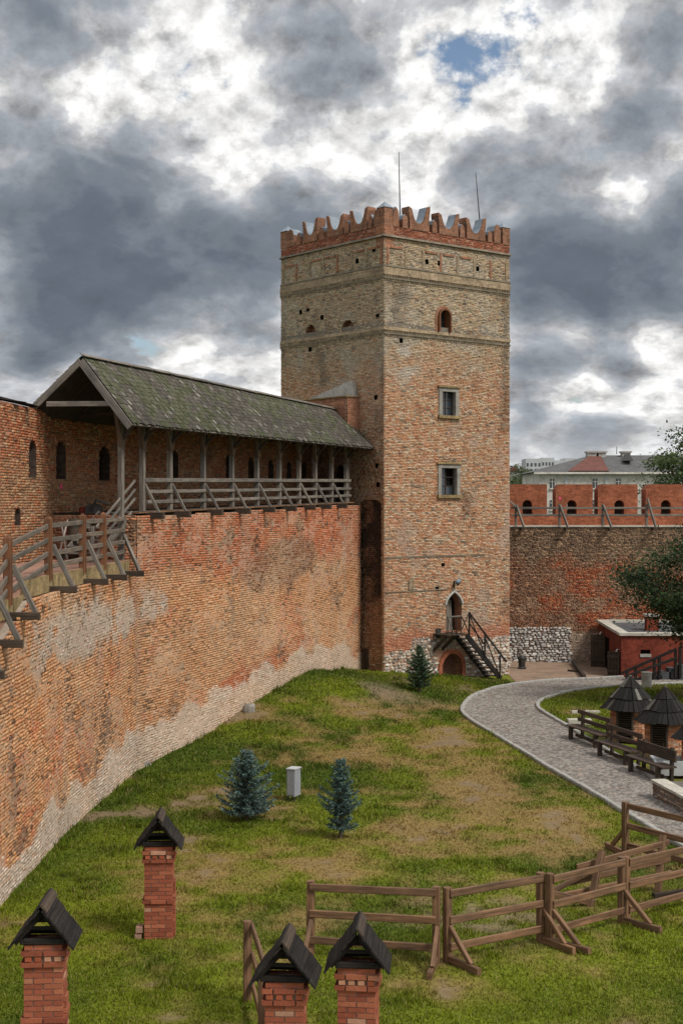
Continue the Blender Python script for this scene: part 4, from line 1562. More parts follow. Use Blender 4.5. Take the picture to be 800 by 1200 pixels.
roof_side(E0, E1, R0, R1, 0, True, 'r')
roof_side(L0, L1, R0, R1, 0, False, 'l')
for i in range(16):                                        # ridge boards
    a, b = R0.lerp(R1, i / 16 - (.004 if i == 0 else 0)), R0.lerp(R1, (i + 1) / 16 - .0015)
    bar('ridge_board', a + Vector((.05, 0, .10)), b + Vector((.05, 0, .10 + random.uniform(-.015, .02))), .22, .03, M_GREY_WOOD, gal, up=(.5, 0, 1))
gd_ = Vector((-.12, -.30, 0)) * .35
bar('bargeboard', E0 + gd_ + Vector((0, 0, -.09)), R0 + gd_ + Vector((0, 0, -.09)), .05, .22, M_GREY_WOOD, gal)
bar('bargeboard', L0 + gd_ + Vector((0, 0, -.09)), R0 + gd_ + Vector((0, 0, -.09)), .05, .2, M_GREY_WOOD, gal)
bar('tie_beam', Vector((-8.72, 42.2, 11.0)), Vector((-6.75, 41.75, 10.98)), .1, .15, M_GREY_WOOD, gal)
for i in range(1, 18):                                     # rafters and collar ties under the roof
    t = i / 18
    e, r_, l_ = E0.lerp(E1, t), R0.lerp(R1, t), L0.lerp(L1, t)
    dn = Vector((0, 0, -.08))
    bar('rafter', e + dn, r_ + dn, .1, .13, M_DARK_WOOD, gal)
    bar('rafter', l_ + dn, r_ + dn, .1, .13, M_DARK_WOOD, gal)
    if i % 2 == 0: bar('collar_tie', e.lerp(r_, .35) + dn, l_.lerp(r_, .1) + dn, .09, .13, M_DARK_WOOD, gal)
for k in range(1, 6):
    bar('roof_batten', L0.lerp(R0, k / 6) + Vector((0, 0, -.04)), L1.lerp(R1, k / 6) + Vector((0, 0, -.04)), .08, .05, M_DARK_WOOD, gal)
for k in range(1, 7):
    bar('roof_batten', E0.lerp(R0, k / 7) + Vector((0, 0, -.04)), E1.lerp(R1, k / 7) + Vector((0, 0, -.04)), .08, .05, M_DARK_WOOD, gal)
bar('eaves_board', E0 + Vector((0, 0, -.0)), E1, .03, .06, M_GREY_WOOD, gal)
OP = -.3
PX = [167, 199, 238, 271.5, 301, 327, 350, 369, 388, 405]
pp = [pg(x, OP) for x in PX]
pnear = pg(142, OP)
bar('wall_plate', G(pnear - .35, OP, 10.95), G(23.0, OP, 11.1), .18, .2, M_DARK_WOOD, gal)
alls = [pnear] + pp


def knee(p, zt, o):
    for s in (-1, 1):
        bar('knee_brace', G(p, o + .03, zt - 1.2), G(p + s * .42, o + .03, zt), .12, .13, M_KNEE, gal, up=(RV.x, RV.y, 0))


for i, p in enumerate(alls):
    base = 6.36 if i == 0 else zf(p) + .02
    zt = 10.88 + .12 * max(p, 0) / 23
    bar('post', G(p, OP, base), G(p, OP, zt - .0), .16, .16, M_GREY_WOOD, gal, up=(RV.x, RV.y, 0))
    knee(p, zt, OP)
    bar('eaves_brace', G(p, OP, zt - .95), G(p, OP + .62, zt - .28), .09, .1, M_DARK_WOOD, gal)
for i, p in enumerate(pp):
    z = zf(p)
    if i < 9: bar('outrigger', G(p, -1.4, z - .12), G(p, .42, z - .12), .17, .2, M_DARK_WOOD, gal)
    if i < 9: bar('strut', G(p + .06, OP + .06, z + .85), G(p + .06, .24, z - .03), .07, .09, M_GREY_WOOD, gal)
    nxt = pp[i + 1] if i + 1 < len(pp) else 22.4
    for h, tt_ in ((.30, .11), (.62, .11), (.98, .13)):
        bar('rail', G(p + .03, OP + .09, z + h), G(nxt - .03 + .06, OP + .09, zf(nxt) + h), .045, tt_, M_GREY_WOOD, gal)
bar('post', G(22.3, OP, zf(22.3)), G(22.3, OP, 11.0), .12, .12, M_GREY_WOOD, gal)
# deck boards
u = .25
k = 0
while u < 22.6:
    e = min(u + 2.45, 22.6)
    for j in range(3):
        bar('deck_board', G(u + .01, -.22 - .32 * j, zf(u) - .02), G(e - .01, -.22 - .32 * j, zf(e) - .02), .3, .05, M_GREY_WOOD if j else M_BROWN_WOOD, gal)
    u = e
mb = MB(); mb.prism([G(.2, -1.0, zf(0) - .06), G(22.8, -1.0, zf(22.8) - .06), G(22.8, -3.0, zf(22.8) - .06), G(.2, -3.0, zf(0) - .06)], (0, 0, .04)); mb.build('deck', M_DARK_WOOD, gal)

# stairs from the open walkway up to the gallery floor
st = thing('timber_stairs', 'short grey timber stairs rising from the open walkway into the gallery', 'stairs', (-6.9, 42, 6.35))
ps, pe = -2.2, .35
for o in (-.35, -1.45):
    bar('stringer', G(ps, o, 6.40), G(pe, o, 7.72), .06, .24, M_GREY_WOOD, st)
for k in range(7):
    t = (k + .5) / 7
    p = ps + (pe - ps) * t; z = 6.42 + 1.34 * (k + 1) / 7.5
    bar('tread', G(p, -1.42, z), G(p, -.38, z), .26, .05, M_GREY_WOOD, st)
for h in (.45, .72, 1.0):
    bar('handrail', G(ps + .1, -.30, 6.45 + h - .1), G(pe + .1, -.30, 7.75 + h), .05, .08, M_GREY_WOOD, st)
bar('newel', G(ps, -.36, 6.35), G(ps, -.36, 7.4), .1, .1, M_GREY_WOOD, st)

# ------------------------------------------------------------------ railing of the open walkway
rl = thing('walkway_railing', 'brown timber railing with pointed posts along the open walkway at left', 'railing', (-6.95, 34, 6.34))


def nearline(y, off):
    a, b = (N0, N1) if y < N1.y else (N1, K2)
    D = (b - a).normalized(); Nn = Vector((D.y, -D.x))
    q = a + D * ((y - a.y) / D.y) + Nn * off
    return q


posts = []
for px in (-32, 3, 9.5, 57, 97, 121):
    y = 30.0
    for _ in range(30):
        q = nearline(y, -.28); y = y + .6 * (q.x * F / (px - 400) - y)
    posts.append(y)
posts[1] = posts[2] - 1.55; posts[0] = posts[2] - 3.1
tops = {}
for y in posts:
    q = nearline(y, -.28); zt = 7.62 + .012 * (y - 30) + dzn(y)
    dz_ = dzn(y)
    for s in (-.065, .065):
        o_ = bar('post', (q.x, q.y + s * 1.3, 6.2 + dz_), (q.x, q.y + s * 1.3, zt), .16, .07, M_POST_WOOD, rl, up=(0, 1, 0), point=.08)
    w = nearline(y, .40); w0 = nearline(y, -.8)
    bar('outrigger', (w0.x, w0.y, 5.98 + dz_), (w.x, w.y, 5.98 + dz_), .14, .16, M_DARK_WOOD, rl)
    s0 = nearline(y + .12, -.2); s1 = nearline(y + .12, .28)
    bar('strut', (s0.x, s0.y, 7.05 + dz_), (s1.x, s1.y, 6.04 + dz_), .09, .11, M_GREY_WOOD, rl)
q = nearline(41.95, .42); w0 = nearline(41.95, -.8)
bar('outrigger', (w0.x, w0.y, 5.98), (q.x, q.y, 5.98), .14, .16, M_DARK_WOOD, rl)
s0 = G(pnear, OP + .1, 7.1); s1 = nearline(42.0, .28)
bar('strut', s0, (s1.x, s1.y, 6.04), .09, .11, M_GREY_WOOD, rl)
ends = posts + [G(pnear, OP, 0).y]
for a, b in zip(ends[:-1], ends[1:]):
    qa, qb = nearline(a + .05, -.28), nearline(b - .05, -.28)
    for h in (.16, .46, .80, 1.14):
        za, zb = 6.34 + h + .008 * (a - 30) + random.uniform(-.02, .02) + dzn(a), 6.34 + h + .008 * (b - 30) + random.uniform(-.02, .02) + dzn(b)
        bar('rail', (qa.x, qa.y, za), (qb.x, qb.y, zb), .06, .12, M_RAIL_WOOD, rl)

# odds and ends on the walkway
tr = thing('crossed_poles', 'pair of thin white crossed poles leaning by the walkway parapet', 'poles', (-8.6, 43.5, 6.34))
bar('pole', (-8.62, 43.3, 6.34), (-8.38, 43.6, 7.55), .05, .05, M_WHITE, tr)
bar('pole', (-8.30, 43.2, 6.34), (-8.62, 43.8, 7.5), .05, .05, M_WHITE, tr)
cn = thing('iron_winch', 'black iron winch on a heavy timber frame beside the walkway stairs', 'winch', (-7.9, 44.6, 6.35))
for y in (44.2, 45.0):
    bar('frame_leg', (-8.2, y, 6.35), (-8.2, y, 7.55), .16, .16, M_DARK_WOOD, cn)
    bar('frame_leg', (-7.35, y, 6.35), (-7.35, y, 7.55), .16, .16, M_DARK_WOOD, cn)
    bar('frame_beam', (-8.35, y, 7.62), (-6.9, y, 7.58), .16, .14, M_DARK_WOOD, cn)
mb = MB(); mb.tube([(-7.75, 44.1, 7.85), (-7.75, 45.1, 7.85)], [.2, .2], 12); mb.build('drum', M_IRON, cn)
mb = MB(); mb.tube([(-7.75, 44.1, 7.85), (-7.6, 44.05, 8.15), (-7.15, 44.05, 8.02)], [.06, .05, .04], 8); mb.build('crank', M_IRON, cn)
mb = MB(); mb.tube([(-8.05, 44.3, 7.7), (-8.05, 44.3, 7.95)], [.12, .1], 10); mb.build('red_gear', mat_noise('dull_red_paint', (.14, .02, .015), (.24, .04, .03), 5), cn)
br_ = thing('barrel', 'small dark barrel standing on the walkway next to the iron winch', 'barrel', (-8.05, 43.0, 6.34))
mb = MB(); mb.tube([(-8.05, 43.0, 6.34 + h) for h in (0, .3, .65, 1.0, 1.25)], [.17, .22, .24, .22, .18], 14); mb.build('staves', M_DARK_WOOD, br_, smooth=True)
for h in (.25, 1.0):
    mb = MB(); mb.tube([(-8.05, 43.0, 6.34 + h), (-8.05, 43.0, 6.40 + h)], [.225, .23], 14); mb.build('hoop', M_IRON, br_)

# ------------------------------------------------------------------ far wall on the right
wr = thing('far_curtain_wall', 'far red brick curtain wall with embrasured battlements right of the tower', 'wall', (14, WY, -.3))
XW0, XW1 = 7.2, 24.0
WF = Wall((XW0, WY), (1, 0), (0, -1), XW1 - XW0)


def farcol(u, v):
    n = len(u); x = u + XW0
    a = fbm(x * .4, v * .5, 401, 4); b = fbm(x * 1.5, v * 2.0, 402, 4)
    c = pick(n, [(.40, .125, .06), (.34, .10, .05), (.45, .18, .09), (.27, .09, .05), (.40, .24, .15)], [28, 25, 18, 14, 9])
    ol = pick(n, [(.24, .155, .10), (.19, .12, .08), (.30, .20, .13), (.36, .23, .14), (.13, .09, .065)], [26, 24, 18, 12, 12])
    t = sstep(v + 1.8 * (a - .5) + 1.2 * (b - .5), 4.6, 5.6)
    t = np.maximum(t, sstep(a + .35 * (b - .5) - .10 * sstep(x, 12.5, 13.2), .46, .62) * .75)
    c = c * (1 - t[:, None]) + ol * t[:, None]
    lt = sstep(b, .56, .7) * sstep(v, 4.5, 3.0)
    c = lerp3(c, (.46, .31, .2), lt * .45)
    c = lerp3(c, (.46, .38, .30), (sstep(v, 1.45, 1.1) * sstep(x, 11.9, 12.1))[:] * .75)
    return c * (.75 + .5 * RNG.random((n, 1))), .006 + .02 * sstep(b, .5, .7)


WF.lay(-.5, 6.85, [], .075, .25, skip=lambda u, v: .04, keep=lambda u, v: not (u + XW0 < 12.0 and v < 1.55 and u + XW0 > 8))
WF.build(farcol, M_BRICK, wr, 'face_bricks', 'mortar_core', (.24, .19, .15))
WF2 = Wall((XW0, WY - .04), (1, 0), (0, -1), 6)
rubble(WF2, 1.0, 12.0 - XW0, -.45, 1.62, wr, STONE_WHITE, cell=(.22, .12), bulge=.035)
mb = MB(); mb.cbox(XW0, XW1, WY + .03, WY + 2.9, -.5, 6.84); mb.build('wall_core', M_MORTAR_DK, wr)
mb = MB(); mb.cbox(XW0 + 1, XW1, WY - .06, WY + 2.9, 6.855, 6.93); mb.build('walkway_slab', M_LIGHTSTONE, wr)
YM = WY + 1.35
mb = MB(); mb.cbox(XW0 + 1, XW1, YM + .02, YM + 1.2, 6.93, 7.48); mb.build('low_parapet', M_RED_BRICK, wr)
edges_px = [(596, 640.5), (650.5, 694), (700, 746.5), (756, 803), (812, 858)]
for i, (pa, pb) in enumerate(edges_px):
    x0, x1 = (pa - 400) / F * YM, (pb - 400) / F * YM
    zt = zat(567.5, YM)
    hx = [617.5, 669.5, 725, 779.5, 835][i]
    c = (hx - 400) / F * YM; r = .26
    hz = zat(586, YM) - r
    pts = [(x0, 7.484), (x0, zt - .28), (x0 + .2, zt), (x1 - .05, zt), (x1, zt - .06), (x1, 7.484), (c + r, 7.484), (c + r, hz)]
    for k in range(1, 10):
        an = math.pi * k / 10
        pts.append((c + r * math.cos(an), hz + r * math.sin(an)))
    pts += [(c - r, hz), (c - r, 7.484)]
    mb = MB(); mb.prism([(a, YM, b) for a, b in pts], (0, 1.15, 0))
    me_ = mb.build('merlon', M_RED_BRICK, wr)
    mb = MB(); mb.cbox(c - r, c + r, YM + .95, YM + 1.0, 7.49, 7.75); mb.build('embrasure_sill', M_PARAPET_BRICK, me_)
    mb = MB(); mb.cbox(c - r + (.16 if i in (1, 2) else -.002), c + r + .002, YM + .7, YM + .9, 7.49, hz + r + .02); mb.build('embrasure_back', M_NICHE, me_)
WM = Wall((10, YM), (1, 0), (0, -1), 5)
splash(WM, at(655.5, 584, YM).x - 10, zat(584, YM), .13, wr, .01)

fr = thing('wall_top_railing', 'pale grey timber railing with leaning struts on top of the far wall', 'railing', (14, WY, 6.93))
YRl = WY + .12
for px in (604, 655, 705.5, 757, 810):
    x = (px - 400) / F * YRl
    bar('post', (x, YRl, 6.7), (x, YRl, 8.05), .12, .12, M_GREY_WOOD, fr)
    bar('strut', (x + .02, YRl - .07, 8.0 if px != 757 else 8.35), (x + .36, YRl - .62, 6.82), .1, .12, M_GREY_WOOD, fr)
    bar('outrigger', (x + .3, YRl + .5, 6.78), (x + .3, YRl - .72, 6.78), .14, .14, M_DARK_WOOD, fr)
for h in (.92, .55):
    xs_ = [(598 - 400) / F * YRl] + [(p - 400) / F * YRl for p in (655, 705.5, 757, 820)]
    for a, b in zip(xs_[:-1], xs_[1:]):
        bar('rail', (a + .01, YRl - .08, 6.93 + h), (b - .01, YRl - .08, 6.93 + h), .05, .11, M_GREY_WOOD, fr)
bar('rail', ((596 - 400) / F * YRl, YRl - .3, 8.22), ((604 - 400) / F * YRl, YRl - .1, 7.9), .05, .1, M_GREY_WOOD, fr)

# ------------------------------------------------------------------ red utility hut
hut = thing('brick_utility_hut', 'small flat roofed dark red brick hut with two open wooden doors', 'hut', (15.5, 70, -.3))
HX0, HX1, HY0, HY1 = 13.45, 18.2, 68.5, 74.55
HZ = lambda y: 1.72 + .15 * (y - HY0) / (HY1 - HY0)
mb = MB()
wpx = [(750, 761, 762, 768)]
wx0, wx1 = (750 - 400) / F * HY0, (761.5 - 400) / F * HY0
wz0, wz1 = zat(768.5, HY0), zat(761.5, HY0)
pts = [(HX0, -.5), (HX1, -.5), (HX1, HZ(HY0)), (HX0, HZ(HY0))]
for (xa, xb, za, zb) in ((HX0, wx0, -.5, HZ(HY0)), (wx1, HX1, -.5, HZ(HY0)), (wx0, wx1, -.5, wz0), (wx0, wx1, wz1, HZ(HY0))):
    mb.cbox(xa, xb, HY0, HY0 + .28, za, zb)
mb.build('front_wall', M_HUT_BRICK, hut)
mb = MB(); mb.prism([(HX0, HY0 + .281, -.5), (HX0, HY1, -.5), (HX0, HY1, HZ(HY1)), (HX0, HY0 + .281, HZ(HY0))], (.28, 0, 0)); mb.build('side_wall', M_HUT_BRICK, hut)
mb = MB(); mb.prism([(HX1 - .28, HY0 + .281, -.5), (HX1 - .28, HY1, -.5), (HX1 - .28, HY1, HZ(HY1)), (HX1 - .28, HY0 + .281, HZ(HY0))], (.28, 0, 0)); mb.build('side_wall', M_HUT_BRICK, hut)
mb = MB(); mb.cbox(wx0, wx1, HY0 + .2, HY0 + .24, wz0, wz1); wn = mb.build('window', M_DARK, hut)
mb = MB(); mb.cbox(wx0 - .03, wx1 + .03, HY0 - .04, HY0 + .15, wz0 - .06, wz0 + .08); mb.build('sill', M_CEMENT, wn)
ov = .1
for nm, pts, w in (('roof_coping', [(HX0 - ov, HY0 - ov), (HX1 + ov, HY0 - ov), (HX1 + ov, HY0 + .3), (HX0 - ov, HY0 + .3)], 0), ('roof_coping', [(HX0 - ov, HY0 + .302), (HX0 + .38, HY0 + .302), (HX0 + .38, HY1 - .3), (HX0 - ov, HY1 - .3)], 0), ('roof_coping', [(HX0 - ov, HY1 - .298), (HX1 + ov, HY1 - .298), (HX1 + ov, HY1 + .05), (HX0 - ov, HY1 + .05)], 0)):
    mb = MB(); mb.prism([(x, y, HZ(y) + .003) for x, y in pts], (0, 0, .13)); mb.build(nm, M_LIGHTSTONE, hut)
mb = MB(); mb.prism([(x, y, HZ(y) - .1) for x, y in ((HX0 + .28, HY0 + .28), (HX1 - .28, HY0 + .28), (HX1 - .28, HY1 - .1), (HX0 + .28, HY1 - .1))], (0, 0, .1)); mb.build('roof_felt', M_TAR, hut)
cx, cy = (763 - 400) / F * 70.8, 70.8
mb = MB()
mb.cbox(cx - .3, cx + .3, cy - .28, cy + .28, 1.7, 2.32)
for a, b in ((-.3, -.2), (-.1, .0), (.1, .18), (.24, .3)): mb.cbox(cx + a, cx + b, cy - .28, cy + .28, 2.32, 2.48)
ch_ = mb.build('chimney', M_HUT_BRICK, hut, )
mb = MB(); mb.cbox(cx - .38, cx + .38, cy - .36, cy + .36, 2.482, 2.58); mb.build('chimney_cap', M_CEMENT, ch_)
for (x0, y0, x1, y1, z0, z1, nm) in ((12.75, 72.9, 13.42, 72.55, -.25, 1.38, 'open_door'), (12.88, 69.0, 13.38, 68.62, -.25, .92, 'open_door')):
    d_ = Vector((x1 - x0, y1 - y0, 0)); L_ = d_.length; d_.normalize()
    mb = MB(); mb.box((x0, y0, z0), d_ * L_, Vector((-d_.y, d_.x, 0)) * .06, (0, 0, z1 - z0)); dr_ = mb.build(nm, M_DARK_WOOD, hut)
    for q in (.18, .78):
        bar('ledge_board', Vector((x0, y0, z0 + (z1 - z0) * q)) - Vector((-d_.y, d_.x, 0)) * .02, Vector((x0, y0, z0 + (z1 - z0) * q)) + d_ * L_ - Vector((-d_.y, d_.x, 0)) * .02, .035, .12, M_DARK_WOOD, dr_)
    for q in (.25, .5, .75):
        bar('plank_joint', Vector((x0, y0, z0 + .01)) + d_ * L_ * q - Vector((-d_.y, d_.x, 0)) * .004, Vector((x0, y0, z1 - .01)) + d_ * L_ * q - Vector((-d_.y, d_.x, 0)) * .004, .02, .012, M_BLACK_WOOD, dr_)
mb = MB(); mb.cbox(HX0 - .012, HX0 + .1, 71.6, 72.5, -.3, 1.3); mb.build('doorway', M_DARK, hut)
mb = MB(); mb.cbox(HX0 - .014, HX0 + .1, 69.1, 69.9, -.3, .95); mb.build('doorway', M_DARK, hut)
for y, z in ((73.4, 1.45), (69.0, 1.0)):
    mb = MB(); mb.tube([(HX0 - .02, y, z), (HX0 - .1, y, z), (HX0 - .14, y, z - .12)], [.02, .035, .05], 8); mb.build('lamp', M_WHITE, hut)

# handrail and stone steps in front of the hut
hr = thing('stair_handrail', 'dark timber handrail climbing to the right in front of the red hut', 'railing', (14, 67.4, -.3))
ya = 67.4
for (pa, pb) in (((728, 789), (792, 760.5)), ((732, 793), (792, 771)), ((742, 797.5), (768, 788))):
    bar('rail', at(*pa, ya), at(*pb, ya), .09, .13, M_BLACK_WOOD, hr)
for px, t, b in ((734, 784, 796), (744, 783, 797), (766, 772, 796), (772, 770, 796), (791, 762, 795), (796, 758, 795)):
    bar('post', at(px, b, ya + .05), at(px, t, ya + .05), .13, .13, M_BLACK_WOOD, hr)
sp_ = thing('stone_steps', 'dark stone steps rising beneath the timber handrail by the hut', 'steps', (15.6, 67.9, -.3))
for k in range(6):
    x = 14.7 + k * .42
    mb = MB(); mb.cbox(x, x + .5, 67.55, 68.35, -.4, -.1 + .17 * k); mb.build('step', M_TAR, sp_)

# wooden beam leaning on the yard kerb, dark bucket
bm_ = thing('timber_ramp', 'dark weathered timber beam lying across the paved yard', 'beam', (11.4, 69, -.28))
a, b = gp(671, 779), gp(684, 796)
bar('beam', (a.x, a.y, a.z + .16), (b.x, b.y, b.z + .14), .16, .16, M_DARK_WOOD, bm_)
c = gp(665, 787); e = gp(676, 788)
bar('cross_piece', (c.x, c.y, c.z + .06), (e.x, e.y, e.z + .06), .1, .1, M_DARK_WOOD, bm_)
bk = thing('litter_urn', 'small black urn standing at the foot of the stone patch beside the tower', 'urn', gp(611, 784))
q = gp(611, 784)
mb = MB(); mb.tube([q + Vector((0, 0, h)) for h in (0, .08, .12, .5, .55, .62)], [.22, .22, .16, .2, .24, .22], 12); mb.build('body', M_IRON, bk, smooth=False)
mb = MB(); mb.tube([q + Vector((0, 0, h)) for h in (.62, .7)], [.14, .1], 10); mb.build('lid', M_IRON, bk)

cb = gp(757, 806)
bn = thing('concrete_bin', 'short round concrete litter bin on the path edge behind the vent houses', 'bin', cb)
mb = MB(); mb.tube([cb + Vector((0, 0, h)) for h in (0, .05, .62, .66)], [.2, .22, .23, .21], 14); mb.build('body', M_CEMENT, bn)
mb = MB(); mb.tube([cb + Vector((0, 0, h)) for h in (.661, .70)], [.25, .25], 14); mb.build('rim', M_CEMENT, bn)

# ------------------------------------------------------------------ wooden stair at the tower door
tst = thing('door_staircase', 'steep dark wooden staircase with landing at the tower doorway', 'staircase', WR.pt(tR(560), -.3, .8))
nU = Vector((NU.x, NU.y, 0)); dU = Vector((TU.x, TU.y, 0))
zl = door_sp[2] - .05
tRo = lambda px, o: ray_param(px, TA + NU * o, TU)
ua, ub = tRo(522, .9), tRo(553, .9)
for k in range(5):
    bar('landing_plank', WR.pt(ua, zl, .1 + k * .2), WR.pt(ub - .35, zl, .1 + k * .2), .185, .05, M_DARK_WOOD, tst)
for u in (ua + .1, (ua + ub) / 2 - .2):
    bar('landing_bracket', WR.pt(u, zl - .75, .0), WR.pt(u, zl - .05, .85), .1, .12, M_DARK_WOOD, tst)
us, ue = tRo(545.5, .9), tRo(578, .6)
zs, ze = zl, g1(*(WR.pt(ue, 0, .6).xy))
for o in (.15, .95):
    bar('stringer', WR.pt(us, zs - .05, o), WR.pt(ue + .12, ze, o), .07, .26, M_BLACK_WOOD, tst)
ns = 11
for k in range(ns):
    t = (k + .6) / ns
    bar('tread', WR.pt(us + (ue - us) * t, zs + (ze - zs) * t + .06, .16), WR.pt(us + (ue - us) * t, zs + (ze - zs) * t + .06, .94), .26, .045, M_GREY_WOOD, tst)
for t in (0, .48, .95):
    u, z = us + .12 + (ue - us) * t, zs + (ze - zs) * t
    bar('post', WR.pt(u, z - .05, 1.0), WR.pt(u, z + 1.0, 1.0), .08, .08, M_BLACK_WOOD, tst)
bar('handrail', WR.pt(us + .1, zs + 1.0, 1.0), WR.pt(ue + .45, ze + .78, 1.0), .07, .08, M_BLACK_WOOD, tst)
bar('baluster_rail', WR.pt(us + .12, zs + .5, 1.0), WR.pt(us + .12 + (ue - us) * .48, zs + (ze - zs) * .48 + .5, 1.0), .05, .06, M_BLACK_WOOD, tst)
bar('cross_brace', WR.pt(us + .12, zs + .95, 1.0), WR.pt(us + .12 + (ue - us) * .48, zs + (ze - zs) * .48, 1.0), .05, .05, M_BLACK_WOOD, tst)
bar('cross_brace', WR.pt(us + .12 + (ue - us) * .48, zs + (ze - zs) * .48 + .9, 1.0), WR.pt(us + .12 + (ue - us) * .95, zs + (ze - zs) * .95, 1.0), .05, .05, M_BLACK_WOOD, tst)
bar('handrail', WR.pt(ua, zl + .85, .98), WR.pt(ub - .75, zl + .85, .98), .06, .07, M_GREY_WOOD, tst)
for k in range(4):
    u = ua + .05 + k * (ub - .85 - ua) / 3
    bar('post', WR.pt(u, zl, .98), WR.pt(u, zl + .85, .98), .05, .05, M_DARK_WOOD, tst)
bar('cross_brace', WR.pt(ua + .1, zl + .75, .98), WR.pt(ua + .4, zl + .1, .98), .05, .05, M_GREY_WOOD, tst)
bar('cross_brace', WR.pt(ub - .78, zl + .85, .98), WR.pt(us + .12, zl + .05, .98), .05, .05, M_DARK_WOOD, tst)
bar('cross_brace', WR.pt(ub - .78, zl + .2, .98), WR.pt(us + .12, zl + .95, .98), .05, .05, M_DARK_WOOD, tst)

# ------------------------------------------------------------------ vent pillars
BRICK_ME = {}


def unit_brick(mat):
    if mat.name not in BRICK_ME:
        i = .035
        v = [(x, y, z) for z in (-.5, .5) for x, y in ((-.5, -.5), (.5, -.5), (.5, .5), (-.5, .5))]
        me = bpy.data.meshes.new('brick')
        me.from_pydata(v, [], [(3, 2, 1, 0), (4, 5, 6, 7), (0, 1, 5, 4), (1, 2, 6, 5), (2, 3, 7, 6), (3, 0, 4, 7)])
        me.materials.append(mat)
        BRICK_ME[mat.name] = me
    return BRICK_ME[mat.name]


PILLAR_COLS = [(.31, .095, .052), (.27, .08, .045), (.35, .12, .065), (.24, .07, .04), (.38, .155, .09), (.44, .24, .16)]


def place_brick(M_, cx, cy, cz, lx, ly, lz, parent, name='brick', colour=None):
    o = bpy.data.objects.new(name, unit_brick(M_PILLAR_BRICK))
    COL.objects.link(o)
    o.matrix_basis = M_ @ Matrix.Translation((cx, cy, cz)) @ Matrix.Rotation(random.gauss(0, .006), 4, 'Z') @ Matrix.Diagonal((lx, ly, lz, 1))
    setparent(o, parent)
    c = colour or random.choices(PILLAR_COLS, [30, 24, 20, 14, 8, 4])[0]
    g = random.uniform(.82, 1.16)
    o.color = (c[0] * g, c[1] * g, c[2] * g, 1)
    return o


